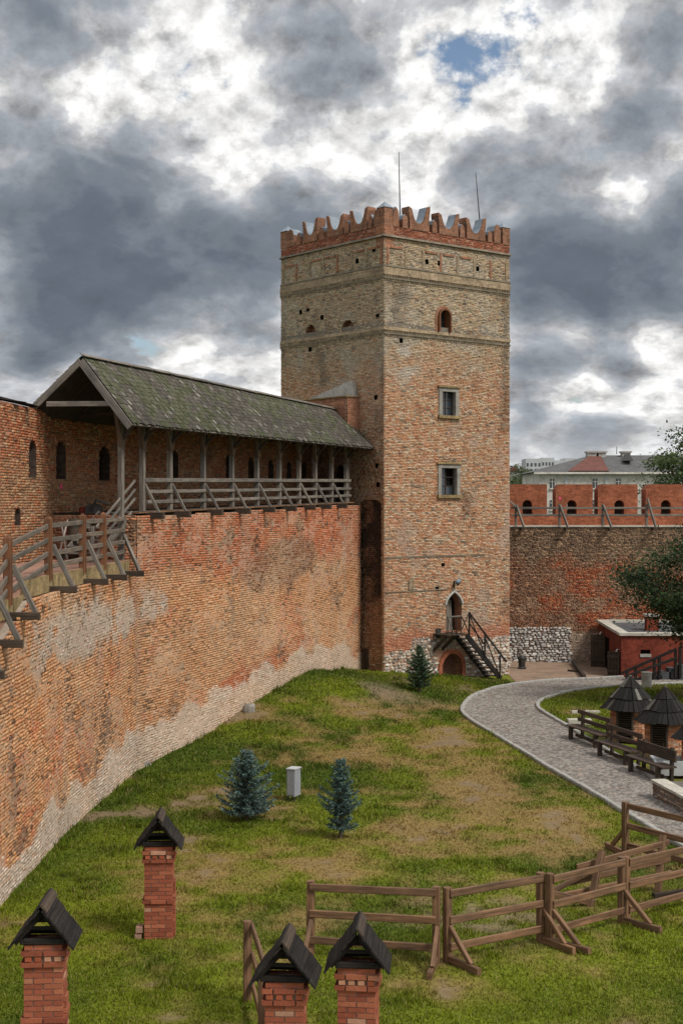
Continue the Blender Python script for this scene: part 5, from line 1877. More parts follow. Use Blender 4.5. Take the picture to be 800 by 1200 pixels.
def vent_pillar(loc, rot, label, ncourse=23, buttress=0, cap_rot=0.0):
    t = thing('vent_pillar', label, 'vent pillar', loc, 'brick ventilation pillars on the lawn')
    Mx = Matrix.Translation(loc) @ Matrix.Rotation(rot, 4, 'Z')
    ph = .075; h = .064
    B2 = .26
    H = ncourse * ph
    mb = MB(); mb.cbox(-B2 + .012, B2 - .012, -B2 + .012, B2 - .012, -.25, H - .01)
    core_ = mb.build('mortar_core', M_PILLAR_MORTAR, None); core_.matrix_basis = Mx; setparent(core_, t)
    for k in range(-2, ncourse):
        z = k * ph + ph / 2
        out = 0.0
        fromtop = ncourse - 1 - k
        dentil = fromtop == 2
        if fromtop in (1, 3): out = .035
        if fromtop == 0: out = -.005
        mid = k == int(ncourse * .42)
        if mid: out = .035
        b = B2 + out
        sides = []
        par = k % 2
        for side in range(4):
            # each side owns its left corner brick on even courses
            lens = ([.125, .25, .125] if par else [.25, .25])
            tot = sum(lens) + .01 * (len(lens) - 1)
            sc = (2 * b) / tot
            u = -b
            # corners are shared: leave the far corner to the next side
            for i, ln in enumerate(lens):
                w = ln * sc
                u0, u1 = u + .004, u + w - .004
                u += w + .01 * sc
                if u0 >= b - .13 and side % 2 == 1: u1 = min(u1, b - .122)
                if side % 2 == 1: u0 = max(u0, -b + .122)
                if u1 - u0 < .04: continue
                if dentil and (i + par) % 2 == 0 and len(lens) > 2: pass
                d_ = .115
                cu, cd = (u0 + u1) / 2, -(b - d_ / 2) - random.gauss(0, .0018)
                R4 = Mx @ Matrix.Rotation(side * math.pi / 2, 4, 'Z')
                if dentil:
                    nseg = 4
                    continue
                place_brick(R4, cu, cd, z, u1 - u0, d_, h, t)
            if dentil:
                R4 = Mx @ Matrix.Rotation(side * math.pi / 2, 4, 'Z')
                for q in range(4):
                    cu = -b + .065 + q * (2 * b - .13) / 3
                    if side % 2 == 1 and q in (0, 3): continue
                    place_brick(R4, cu, -(b - .05) - .02, z, .085, .11, h, t, colour=random.choice([(.36, .1, .05), (.5, .26, .16), (.3, .08, .04)]))
    if buttress:
        R4 = Mx @ Matrix.Rotation(math.pi / 2, 4, 'Z')
        nb_ = int(ncourse * .62)
        for k in range(-1, nb_):
            for q in range(1 if k % 2 else 2):
                w = .25 if k % 2 else .12
                place_brick(R4, (0 if k % 2 else (-.065 + .13 * q)), -(B2 - .02), k * ph + ph / 2, w, .11, h, t)
    # gabled board cap, ridge along local Y
    Mc = Matrix.Translation(Vector(loc) + Vector((0, 0, H))) @ Matrix.Rotation(rot + cap_rot, 4, 'Z')

    def W_(x, y, z): return Mc @ Vector((x, y, z))
    for y in (-.25, .25):
        bar('cap_sill', W_(-.3, y, .045), W_(.3, y, .045), .07, .08, M_BLACK_WOOD, t)
    for x in (-.26, .26):
        bar('cap_sill', W_(x, -.3, .05), W_(x, .3, .05), .06, .07, M_BLACK_WOOD, t)
    for y in (-.27, .27):
        for s in (-1, 1):
            bar('cap_rafter', W_(s * .37, y, .03), W_(0, y, .44), .05, .08, M_BLACK_WOOD, t)
        bar('cap_tie', W_(-.2, y, .23), W_(.2, y, .23), .03, .05, M_BLACK_WOOD, t)
    bar('cap_collar', W_(-.15, 0, .26), W_(.15, 0, .26), .05, .06, M_DARK_WOOD, t)
    for s in (-1, 1):
        e = Vector((s * .43, 0, -.03)); a = Vector((s * .01, 0, .50))
        nrm = Vector((s * .53, 0, .42)).normalized()
        nbd = 5
        for k in range(nbd):
            c0, c1 = e.lerp(a, (k + .03) / nbd), e.lerp(a, (k + .97) / nbd)
            ext = .42 + random.uniform(-.02, .02)
            c = (c0 + c1) / 2 + nrm * (.01 + .008 * (k % 2))
            bar('cap_board', W_(c.x, -ext, c.z), W_(c.x, ext, c.z), .025, (c1 - c0).length * 1.06, M_BLACK_WOOD, t, up=(Mc.to_3x3() @ (c1 - c0).normalized()), ch=.006)
    for s in (-1, 1):
        bar('ridge_board', W_(s * .045, -.43, .525), W_(s * .045, .43, .525), .025, .13, M_BLACK_WOOD if s < 0 else M_DARK_WOOD, t, up=(Mc.to_3x3() @ Vector((s * -.62, 0, .78))), ch=.006)
    return t


vent_pillar(at(54, 1255, 19.4) * 1.0 + Vector((0, 0, 0)), R(4), 'brick vent pillar with black gabled cap nearest the lower left corner', 24, buttress=1, cap_rot=R(-2))
P2L = gp(187, 1096)
vent_pillar(Vector((P2L.x, 26.4, g1(P2L.x, 26.4) - .02)), R(3), 'free standing brick vent pillar in front of the long wall, whole to its foot', 23, buttress=1)
vent_pillar(Vector(((335 - 400) / F * 18.9, 18.9, .02)), R(-2), 'brick vent pillar touching the short fence panel, left of the two at bottom centre', 23, cap_rot=R(-3))
vent_pillar(Vector(((420 - 400) / F * 19.4, 19.4, .04)), R(-7), 'brick vent pillar right of the two at bottom centre', 23, buttress=0, cap_rot=R(3))

# loose half bricks by the second pillar, concrete slab between the front pillars
hb = thing('loose_bricks', 'two loose bricks stacked against the left side of the whole vent pillar', 'bricks', (P2L.x - .42, 26.3, .1))
for k, (dx, dz) in enumerate(((-.36, .04), (-.34, .17))):
    place_brick(Matrix.Translation((P2L.x, 26.25, g1(P2L.x, 26.3))), dx, 0, dz, .12, .25, .1, hb, colour=(.36, .22, .17))
sl = MB()
sx, sy = (380 - 400) / F * 19.0, 18.6
sl.prism([(sx - .42, sy - .5, g1(sx, sy) - .05), (sx + .42, sy - .45, g1(sx, sy) - .05), (sx + .36, sy + .38, g1(sx, sy) - .05), (sx - .38, sy + .34, g1(sx, sy) - .05)], (0, 0, .17))
tag(sl.build('concrete_slab', M_CEMENT), 'flat grey concrete slab between the two front vent pillars', 'slab')

# ------------------------------------------------------------------ lawn fence
def fence_panel(pa, pb, label, hA=1.22, hB=1.22, feet=(1, 1), foot_dir=None, mat=M_BROWN_WOOD, nrail=3, lean=0.0, posts_=(1, 1)):
    pa, pb = Vector(pa), Vector(pb)
    t = thing('fence_panel', label, 'fence', (pa + pb) / 2, 'brown timber fence panels on the lawn')
    d = (pb - pa); d.z = 0; d.normalize()
    n = Vector((d.y, -d.x, 0)) if foot_dir is None else Vector(foot_dir).normalized()
    if foot_dir is None and n.y > 0: n = -n
    ln = n * lean
    for p, h, fo, po in ((pa, hA, feet[0], posts_[0]), (pb, hB, feet[1], posts_[1])):
        if po:
            bar('post', p + Vector((0, 0, -.06)), p + Vector((0, 0, h)) + ln, .13, .13, mat, t, up=d)
        if fo:
            f0 = p + n * .05 + Vector((0, 0, .06)); f1 = p + n * .92 + Vector((0, 0, g1((p + n * .92).x, (p + n * .92).y) - p.z + .07))
            bar('foot', f0, f1, .085, .13, mat, t)
            bar('brace', p + n * .04 + Vector((0, 0, .62)) + d * .02, p + n * .66 + Vector((0, 0, .12)) + d * .02, .075, .1, mat, t)
    for k in range(nrail):
        f = .93 - k * .36
        a = pa + Vector((0, 0, hA * f)) + ln * f - n * -.0; b = pb + Vector((0, 0, hB * f)) + ln * f
        off = n * .075
        bar('rail', a + off + d * .0, b + off, .05, .135, mat, t)
    return t


def fg(px, py, dz=0):
    q = gp(px, py); return Vector((q.x, q.y, q.z + dz))


A1, B1 = fg(364, 1118), fg(511, 1128)
fence_panel(A1, B1, 'straight timber fence panel behind the right front vent pillar, facing the camera', 1.30, 1.33)
A2, B2_ = fg(524, 1127), fg(633, 1104)
fence_panel(A2, B2_, 'timber fence panel second from left, rising to the right mid lawn', 1.30, 1.27)
A3, B3 = fg(644, 1106), fg(728, 1082)
fence_panel(A3, B3, 'timber fence panel third from left with a wide shared post at its right end', 1.28, 1.27, feet=(1, 1))
A4, B4 = fg(733, 1081), fg(838, 1052)
fence_panel(A4, B4, 'timber fence panel running off the right edge of the picture', 1.26, 1.25, feet=(0, 1))
# short panel at bottom left of the front pillars, running towards the camera
fa = Vector(((290 - 400) / F * 22.8, 22.8, g1(-1.5, 22.8))); fb = Vector(((308 - 400) / F * 19.9, 19.9, g1(-1.1, 19.9)))
fence_panel(fa, fb, 'short timber fence panel running towards the camera beside a vent pillar', 1.28, 1.28, feet=(0, 0), foot_dir=(1, .1, 0))
# panel standing along the path
fence_panel(fg(732, 1004), fg(860, 1040), 'timber fence panel standing along the edge of the cobbled path', 1.25, 1.25, feet=(1, 0), foot_dir=(-.3, 1, 0))
# collapsed panel behind
C1, C2 = fg(690, 1062), fg(770, 1046)
t = thing('fallen_fence_panel', 'toppled timber fence panel leaning behind the upright ones at right', 'fence', C1, None)
bar('post', C1 + Vector((0, 0, -.03)), C1 + Vector((.32, .35, 1.02)), .13, .11, M_BROWN_WOOD, t)
bar('post', C2 + Vector((0, 0, -.03)), C2 + Vector((.18, .3, 1.12)), .13, .13, M_BROWN_WOOD, t)
for k, h in enumerate((.22, .5, .82)):
    bar('rail', C1 + Vector((-.5 + .15 * k, .1 + .1 * k, h * .85)), C2 + Vector((.3, .1 + .1 * k, h + .15)), .05, .13, M_BROWN_WOOD, t)
bar('foot', C1 + Vector((-.75, -.1, .28)), C1 + Vector((.1, .05, .05)), .09, .13, M_BROWN_WOOD, t)
bar('brace', C1 + Vector((-.7, .0, .32)), C1 + Vector((.15, .2, .7)), .08, .1, M_BROWN_WOOD, t)
bar('foot', C2 + Vector((-.2, -.5, .06)), C2 + Vector((.75, -.1, .06)), .1, .13, M_DARK_WOOD, t)

# ------------------------------------------------------------------ spruces
def spruce(loc, h, r, label, seed, colour=(.085, .135, .135)):
    rs = np.random.default_rng(seed)
    t = thing('spruce_tree', label, 'spruce', loc, 'small blue spruces on the lawn')
    loc = Vector(loc)
    mb = MB(); mb.tube([loc + Vector((0, 0, -.05)), loc + Vector((.01, 0, h * .5)), loc + Vector((0, 0, h))], [.055, .03, .006], 7); mb.build('trunk', M_BARK, t)
    br = MB(); V_, C_ = [], []
    z = h * .15
    lev = 0
    while z < h * .98:
        f = 1 - (z / h)
        rad = r * (f ** .78) * rs.uniform(.62, 1.15) * (1.0 if z > h * .34 else .80 if z > h * .22 else .62)
        nbr = int(6 + 5 * f)
        ph = rs.uniform(0, 6.28)
        for k in range(nbr):
            an = ph + 2 * math.pi * k / nbr + rs.normal(0, .16)
            ln = max(.07, rad * rs.uniform(.68, 1.15))
            el = .28 + .45 * (1 - f) - .25 * f
            d = np.array([math.cos(an), math.sin(an), 0])
            p0 = np.array([loc.x, loc.y, loc.z + z])
            ns_ = max(3, int(ln / .05))
            pts = []
            for i in range(ns_ + 1):
                s = i / ns_
                pts.append(p0 + d * ln * s + np.array([0, 0, ln * (el * s - .18 * f * math.sin(s * 3.1))]))
            if ln > .15: br.tube([pts[0], pts[ns_ // 2], pts[-1]], [.012, .008, .003], 4, False)
            side = np.array([-d[1], d[0], 0])
            for i in range(1, ns_ + 1):
                s = i / ns_
                tw = .11 * (1.25 - s) * (.6 + .6 * f) + .035
                for q in range(9):
                    if q < 4: dv = side * (1 if q % 2 else -1) * rs.uniform(.6, 1.1) + d * rs.uniform(.4, .9) + np.array([0, 0, rs.normal(.05, .18)])
                    else: dv = rs.normal(0, .55, 3) + d * .8 + np.array([0, 0, .15])
                    dv = dv / np.linalg.norm(dv) * tw * rs.uniform(.7, 1.25)
                    c = pts[i] + rs.normal(0, .012, 3)
                    wv = np.cross(dv, rs.normal(0, 1, 3)); wv = wv / (np.linalg.norm(wv) + 1e-6) * rs.uniform(.010, .017)
                    V_ += [c - wv, c + wv, c + dv + wv * .25, c + dv - wv * .25]
                    g = rs.uniform(.55, 1.25) * (.7 + .45 * s)
                    C_ += [np.array(colour) * g] * 4
        z += h * (.05 + .035 * f) * rs.uniform(.85, 1.15); lev += 1
    br.build('branches', M_BARK, t, 'stuff')
    n = len(V_) // 4
    poly_mesh('needles', np.array(V_), np.arange(n * 4).reshape(-1, 4), 4, M_NEEDLE, t, 'stuff', cols=np.array(C_))


q = gp(289, 961); spruce(q, 1.76, 1.18, 'broad blue spruce left of the grey cabinet', 5, (.105, .17, .158))
q = gp(399, 982); spruce(q, 1.92, .78, 'slim tall blue spruce right of the grey cabinet', 6, (.088, .148, .135))
q = gp(491, 811); spruce(q, 1.85, .92, 'dark green spruce at the foot of the tower', 8, (.05, .095, .05))

# grey cabinet ---------------------------------------------------------
q = gp(344, 938)
cab = thing('utility_cabinet', 'small grey metal cabinet on short legs between two blue spruces', 'cabinet', q)
Mq = Matrix.Translation(q) @ Matrix.Rotation(R(-24), 4, 'Z')
mb = MB(); mb.cbox(-.12, .12, -.18, .18, .14, .86); o = mb.build('body', M_BOXPAINT, None); o.matrix_basis = Mq; setparent(o, cab)
mb = MB(); mb.cbox(-.14, .14, -.2, .2, .862, .89); o = mb.build('lid', M_GALV, None); o.matrix_basis = Mq; setparent(o, cab)
mb = MB(); mb.cbox(-.10, .10, -.192, -.182, .18, .82); o = mb.build('door', M_BOXPAINT, None); o.matrix_basis = Mq; setparent(o, cab)
for x, y in ((-.1, -.15), (.1, -.15), (-.1, .15), (.1, .15)):
    bar('leg', Mq @ Vector((x, y, -.05)), Mq @ Vector((x, y, .138)), .03, .03, M_IRON, cab)

# stones at the wall foot ------------------------------------------------
def boulder(loc, s, label, seed):
    rs = np.random.default_rng(seed)
    vs, fs = [], []
    n = 8
    for lev, (z, k) in enumerate([(-.2, .9), (.15, 1.0), (.5, .85), (.72, .5)]):
        for i in range(n):
            a = 2 * math.pi * i / n
            rr = k * rs.uniform(.82, 1.12)
            vs.append((loc[0] + s[0] * rr * math.cos(a), loc[1] + s[1] * rr * math.sin(a), loc[2] + s[2] * (z + rs.normal(0, .05))))
    for lev in range(3):
        for i in range(n):
            j = (i + 1) % n
            fs.append((lev * n + i, lev * n + j, (lev + 1) * n + j, (lev + 1) * n + i))
    fs.append(tuple(range(3 * n, 4 * n)))
    return tag(mesh_obj('fallen_stone', vs, fs, M_WINSTONE), label, 'stone', 'stones at the foot of the long wall')


boulder(gp(292, 834), (.24, .2, .42), 'squat grey stone on the grass bank beside the long wall', 1)
boulder(gp(169, 897), (.2, .26, .2), 'low flat grey stone on the lawn at the wall bend', 2)

# ------------------------------------------------------------------ benches, vent houses
BD = Vector((.30, -.954, 0)).normalized()
BN = Vector((-BD.y, BD.x, 0)) * 1.0      # towards the vent houses
if BN.x < 0: BN = -BN


def bench(p, L_, label, solid=False):
    """p: front-left foot on the path side, bench runs along BD"""
    p = Vector(p)
    t = thing('park_bench', label, 'bench', p, 'timber benches along the path')
    z0 = p.z

    def Q(a, b, h): return p + BD * a + BN * b + Vector((0, 0, h))
    for k in range(3):
        bar('seat_plank', Q(-.12, .07 + .16 * k, .46), Q(L_ + .12, .07 + .16 * k, .46), .15, .05, M_BENCH_WOOD, t)
    for a in (.18, L_ - .18):
        bar('leg', Q(a, .03, -.05), Q(a, .03, .435), .13, .12, M_DARK_WOOD, t, up=BD)
        bar('leg', Q(a, .46, -.05), Q(a, .50, .98), .1, .11, M_DARK_WOOD, t, up=BD)
        bar('cross_bar', Q(a, .0, .40), Q(a, .44, .40), .08, .07, M_DARK_WOOD, t)
    bar('stretcher', Q(.2, .22, .16), Q(L_ - .2, .22, .16), .06, .09, M_DARK_WOOD, t)
    if solid:
        bar('backrest', Q(-.1, .45, .76), Q(L_ + .1, .45, .76), .05, .34, M_DARK_WOOD, t)
    else:
        for h in (.66, .92):
            bar('backrest_rail', Q(-.1, .45, h), Q(L_ + .1, .45, h), .05, .14, M_BENCH_WOOD, t)


bench(gp(664.5, 866), 2.15, 'slatted dark timber bench farthest along the path, beside the pale slab')
bench(gp(698, 885.5), 2.05, 'middle of the three timber benches beside the path')
bench(gp(734, 904), 1.95, 'nearest bench with a single broad backrest board beside the stone planter', True)


def vent_house(px, py, Y, rad, wall_h, roof_h, label, rot, louvre=True):
    c = at(px, py, Y); c.z = g1(c.x, c.y)
    t = thing('vent_house', label, 'vent house', c, 'round brick vent houses with shingle cones')
    n = 8
    # brick drum: real bricks ringed round
    V_, C_ = [], []
    nb_ = int(2 * math.pi * rad / .26)
    mb = MB(); mb.tube([c + Vector((0, 0, -.2)), c + Vector((0, 0, wall_h))], [rad - .02, rad - .02], 24); mb.build('mortar_core', M_MORTAR, t, smooth=False)
    fq = []
    nc = int(wall_h / .08)
    la = rot
    for k in range(-1, nc):
        for j in range(nb_):
            a0 = 2 * math.pi * (j + .5 * (k % 2)) / nb_; a1 = a0 + 2 * math.pi / nb_ - .035
            am = (a0 + a1) / 2
            if louvre and abs((am - la + math.pi) % (2 * math.pi) - math.pi) < .31 / rad * .8 and k * .08 < wall_h - .1: continue
            o = rad + random.gauss(0, .006)
            b = len(V_)
            for z in (k * .08 + .005, k * .08 + .072):
                for (aa, rr) in ((a0, rad - .05), (a1, rad - .05), (a1, o), (a0, o)):
                    V_.append(c + Vector((math.cos(aa) * rr, math.sin(aa) * rr, z)))
            fq += [(b + 2, b + 3, b + 7, b + 6), (b + 4, b + 5, b + 6, b + 7), (b, b + 3, b + 2, b + 1), (b, b + 4, b + 7, b + 3), (b + 1, b + 2, b + 6, b + 5)]
            cc = np.array(random.choice([(.45, .19, .10), (.40, .15, .08), (.50, .25, .14), (.36, .17, .10), (.46, .28, .18)])) * random.uniform(.8, 1.15)
            if random.random() < .035: cc = np.array((.06, .04, .035))
            C_ += [cc] * 8
    mesh_obj('drum_bricks', V_, fq, M_VENT_BRICK, t, 'stuff', cols=C_)
    if louvre:
        d = Vector((math.cos(la), math.sin(la), 0)); s = Vector((-d.y, d.x, 0))
        w = .25
        mb = MB(); mb.box(c + d * (rad - .06) - s * w + Vector((0, 0, .0)), s * (2 * w), d * .05, (0, 0, wall_h - .1)); lv = mb.build('louvre_door', M_DARK, t)
        for q in (-w, w): bar('door_frame', c + d * (rad + .0) + s * q + Vector((0, 0, -.05)), c + d * (rad + .0) + s * q + Vector((0, 0, wall_h - .05)), .07, .07, M_DARK_WOOD, lv)
        for k in range(int((wall_h - .15) / .075)):
            z = .06 + k * .075
            bar('louvre_slat', c + d * (rad - .005) - s * (w - .03) + Vector((0, 0, z)), c + d * (rad - .005) + s * (w - .03) + Vector((0, 0, z)), .015, .055, M_BENCH_WOOD, lv, up=(d * .7 + Vector((0, 0, .7))))
    # eight-sided roof of three tiers of single boards
    ez, ro = wall_h - .10, rad * 1.42
    apex = c + Vector((0, 0, wall_h + roof_h))
    mb = MB(); ring = [c + Vector((math.cos(rot + .39 + 2 * math.pi * i / n) * (ro - .05), math.sin(rot + .39 + 2 * math.pi * i / n) * (ro - .05), ez)) for i in range(n)]
    mb.v = ring + [apex - Vector((0, 0, .05))]; mb.f = [tuple(range(n - 1, -1, -1))] + [(i, (i + 1) % n, n) for i in range(n)]
    mb.build('roof_boarding', M_ROOF_DECK, t)
    tiers = 3
    for i in range(n):
        a0 = rot + .39 + 2 * math.pi * i / n; a1 = rot + .39 + 2 * math.pi * (i + 1) / n
        E0_ = c + Vector((math.cos(a0) * ro, math.sin(a0) * ro, ez)); E1_ = c + Vector((math.cos(a1) * ro, math.sin(a1) * ro, ez))
        nrm = (E1_ - E0_).cross(apex - E0_).normalized()
        for k in range(tiers):
            b0, b1 = k / tiers - .03, min(.995, (k + 1) / tiers + .06)
            m_ = max(1, int(round((1 - k / tiers) * (E1_ - E0_).length / .17)))
            for j in range(m_):
                t0, t1 = j / m_ + .012, (j + 1) / m_ - .012
                jit = random.uniform(-.025, .02)
                lo0 = E0_.lerp(apex, b0 + jit); lo1 = E1_.lerp(apex, b0 + jit); hi0 = E0_.lerp(apex, b1); hi1 = E1_.lerp(apex, b1)
                up_ = .030 + random.uniform(-.004, .008)
                qs = [lo0.lerp(lo1, t0) + nrm * (up_ + .02), lo0.lerp(lo1, t1) + nrm * (up_ + .02), hi0.lerp(hi1, t1) + nrm * (.012 + .012 * k), hi0.lerp(hi1, t0) + nrm * (.012 + .012 * k)]
                vl = qs + [q - nrm * .022 for q in qs]
                o = mesh_obj('shingle', vl, [(0, 1, 2, 3), (0, 4, 5, 1), (1, 5, 6, 2), (3, 7, 4, 0)], M_SHINGLE_O, t)
                g = random.uniform(.6, 1.35); cc = (.020 * g, .019 * g, .018 * g)
                if random.random() < .14: cc = (.13 * g, .125 * g, .115 * g)
                o.color = (*cc, 1)
    mb = MB(); mb.tube([apex - Vector((0, 0, .08)), apex + Vector((0, 0, .03))], [.07, .03], 8); mb.build('finial', M_GREY_WOOD, t)


vent_house(738, 868, 48.3, .68, 1.22, .98, 'round brick vent house with shingle cone, the one farther from the camera behind the benches', R(243))
vent_house(779, 885, 45.6, .66, 1.20, .98, 'round brick vent house with shingle cone and louvred door behind the nearest bench', R(240))
vent_house(823, 914, 42.2, .62, 1.2, .9, 'round brick vent house cut off by the right edge of the picture', R(240), False)

# stone planter, basin, small slabs by the benches
pl = thing('stone_planter', 'low stone planter wall with pale slab top at the right edge', 'planter', gp(764, 930))
a, b = gp(763.5, 934), gp(812, 962)
d = (b - a); d.z = 0; Lp = d.length; d.normalize(); nn_ = Vector((-d.y, d.x, 0))
if nn_.x < 0: nn_ = -nn_
WPl = Wall(a.xy, d.xy, -nn_.xy, Lp)
WPl.lay(-.1, .42, [], .07, .3)
WPl.build(lambda u, v: (pick(len(u), [(.27, .18, .13), (.34, .25, .19), (.22, .14, .10), (.38, .31, .25)], [3, 3, 2, 2]) * (.8 + .4 * RNG.random((len(u), 1))), np.full(len(u), .02)), M_STONE, pl, 'stone_courses', 'mortar_core', (.15, .12, .1))
mb = MB(); mb.box(a + nn_ * .02 + Vector((0, 0, -.1)), d * Lp, nn_ * 1.9, (0, 0, .51)); mb.build('fill', M_PATHBED, pl)
k = 0; u = 0
while u < Lp - .05:
    e = min(u + random.uniform(.8, 1.2), Lp)
    mb = MB(); mb.box(a - nn_ * .05 + d * (u + .01) + Vector((0, 0, .423)), d * (e - u - .02), nn_ * .42, (0, 0, .07)); mb.build('coping_slab', M_LIGHTSTONE, pl)
    u = e
q = gp(776, 908)
ba = thing('metal_basin', 'grey rectangular metal basin behind the stone planter', 'basin', q)
Mq = Matrix.Translation((q.x + .45, q.y - .2, q.z)) @ Matrix.Rotation(R(-4), 4, 'Z')
for (x0, x1, y0, y1, z0, z1, nm, mt) in ((-.75, 1.2, -.45, .45, .1, .2, 'floor', M_TAR), (-.8, 1.2, -.5, -.42, .1, .52, 'side', M_GALV), (-.8, 1.2, .42, .5, .1, .52, 'side', M_GALV), (-.8, -.72, -.418, .418, .1, .52, 'end', M_GALV), (-.6, -.4, -.3, .3, -.1, .099, 'foot', M_CEMENT), (.6, .8, -.3, .3, -.1, .099, 'foot', M_CEMENT)):
    mb = MB(); mb.cbox(x0, x1, y0, y1, z0, z1); o = mb.build(nm, mt, None); o.matrix_basis = Mq; setparent(o, ba)
hrl = thing('metal_handrail', 'thin galvanised handrail behind the nearest bench', 'handrail', gp(782, 905))
a = at(780, 886, 46.0); b = at(812, 902, 43.0)
mb = MB(); mb.tube([a, b], [.025, .025], 8); mb.build('tube', M_GALV, hrl)
for t_ in (.1, .8):
    p = a.lerp(b, t_); mb = MB(); mb.tube([Vector((p.x, p.y, g1(p.x, p.y) - .05)), p], [.022, .022], 8); mb.build('post', M_GALV, hrl)
q = gp(683, 836)
mb = MB(); mb.cbox(q.x - .45, q.x + .62, q.y - .12, q.y + .12, q.z - .05, q.z + .1)
tag(mb.build('stone_slab', M_LIGHTSTONE), 'long pale stone slab on the grass behind the farthest bench', 'slab')
q = gp(676, 849)
mb = MB(); mb.cbox(q.x - .35, q.x + .5, q.y - .2, q.y + .2, q.z - .05, q.z + .2)
tag(mb.build('stone_block', M_LIGHTSTONE), 'pale stone block just behind the farthest bench', 'stone')
# ground apron around the vent houses
av = [(7.9, 50.2), (9.0, 50.3), (13.5, 44), (14.5, 40.5), (11.2, 41.2)]
# ------------------------------------------------------------------ trees


def leafy(name, label, cat, base, trunk_pts, trunk_r, crown_c, crown_r, n_clump, n_leaf, leaf, cols_, seed, group=None, bias=None, spread_=.24):
    rs = np.random.default_rng(seed)
    t = thing(name, label, cat, base, group)
    mb = MB(); mb.tube(trunk_pts, trunk_r, 9)
    cc, cr = np.array(crown_c), np.array(crown_r)
    cl_ = []
    while len(cl_) < n_clump:
        d = rs.normal(0, 1, 3); d /= np.linalg.norm(d)
        r = rs.uniform(.35, 1.0) ** .6
        p = cc + d * cr * r * (1 + .22 * math.sin(d[0] * 5 + seed) * math.cos(d[2] * 4 + seed))
        cl_.append(p)
    top_ = np.array(trunk_pts[-1]); mid_ = np.array(trunk_pts[len(trunk_pts) // 2])
    for p in cl_[::2]:
        o = top_ if rs.random() < .6 else mid_ + (top_ - mid_) * rs.random()
        m1 = o + (p - o) * .5 + np.array([0, 0, .12 * np.linalg.norm(p - o)])
        mb.tube([o, m1, p], [trunk_r[-1] * .5, trunk_r[-1] * .28, trunk_r[-1] * .08], 5, False)
    mb.build('trunk', M_BARK, t)
    V_, C_ = [], []
    base_c = np.array(cols_)
    for p in cl_:
        k = n_leaf
        sz = cr.mean() * spread_ * rs.uniform(.7, 1.35)
        q = p + rs.normal(0, 1, (k, 3)) * sz * np.array([1, 1, .55])
        c = base_c[rs.integers(len(base_c))] * rs.uniform(.7, 1.25)
        nrm = rs.normal(0, .7, (k, 3)) + np.array([0, 0, .9]); nrm /= np.linalg.norm(nrm, axis=1)[:, None]
        a = np.cross(nrm, rs.normal(0, 1, (k, 3))); a /= np.linalg.norm(a, axis=1)[:, None]
        b = np.cross(nrm, a)
        l = leaf * rs.uniform(.6, 1.3, (k, 1))
        V_.append(np.stack([q - a * l * .5, q - b * l * .3 + nrm * l * .06, q + a * l * .55, q + b * l * .3 + nrm * l * .06], 1))
        C_.append(np.repeat(np.clip(c[None, :] * rs.uniform(.65, 1.35, (k, 1)), .003, .6), 4, 0))
    V_ = np.concatenate(V_).reshape(-1, 3); C_ = np.concatenate(C_)
    n = len(V_) // 4
    poly_mesh('crown', V_, np.arange(n * 4).reshape(-1, 4), 4, M_LEAF, t, 'stuff', cols=C_)
    return t


tb_ = Vector((16.4, 58.5, -.2))
leafy('leafy_tree', 'dark green broadleaf tree reaching in from the right edge over the red hut', 'tree', tb_, [tb_, tb_ + Vector((-.1, 0, 1.6)), tb_ + Vector((-.2, 0, 3.4))], [.26, .2, .13],
      (15.2, 58.5, 4.65), (3.55, 3.0, 2.35), 110, 330, .135, [(.030, .060, .018), (.022, .046, .016), (.04, .072, .02), (.018, .036, .014)], 12, spread_=.17)
tb_ = Vector((20.8, 86, -2.0))
leafy('leafy_tree', 'lighter green tree standing behind the far battlements at the right edge', 'tree', tb_, [tb_, tb_ + Vector((0, 0, 5)), tb_ + Vector((.2, 0, 9))], [.35, .28, .16],
      (21.6, 86, 8.3), (3.3, 3, 4.6), 110, 230, .19, [(.055, .095, .028), (.075, .115, .035), (.04, .075, .02), (.09, .12, .045)], 14, spread_=.15)

# ------------------------------------------------------------------ town beyond the walls
bld = thing('plastered_building', 'long pale plastered building with red and grey hipped roof behind the far wall', 'building', (28, 140, -2))
YB = 140.0
def bx(px): return (px - 400) / F * YB
ezb, rzb = zat(553, YB), zat(533, YB) + .3
x0, x1 = bx(631), bx(900)
mb = MB(); mb.cbox(x0, x1, YB, YB + 13, -3, ezb); mb.build('wall', M_PLASTER, bld)
ym = YB + 6.5
A_, B_ = (x0 - .5, YB - .5, ezb), (x1, YB - .5, ezb)
fy = (YB + 6.5) / YB
ra, rb = (bx(692) * fy, ym, zat(533.5, ym)), (x1, ym, zat(533.5, ym))
mb = MB(); mb.v = [Vector(A_), Vector(B_), Vector(rb), Vector(ra), Vector((x0 - .5, YB + 13.5, ezb)), Vector((x1, YB + 13.5, ezb))]
mb.f = [(0, 1, 2, 3), (4, 0, 3), (5, 4, 3, 2), (0, 4, 5, 1)]
rf = mb.build('roof', M_FAR_GREY, bld)
mb = MB()
s_ = Vector((0, -.04, .06))
mb.prism([Vector((bx(664), YB - .5, ezb)) + s_, Vector((bx(712), YB - .5, ezb)) + s_, Vector(ra) + s_ + Vector((.9, 0, 0)), Vector(ra) + s_], (0, -.02, .03))
mb.build('rusty_roof_sheet', M_FAR_RED, rf)
mb = MB(); mb.cbox(x0 - .55, x1, YB - .56, YB - .4, ezb - .22, ezb - .02); mb.build('eaves', M_PLASTER, bld)
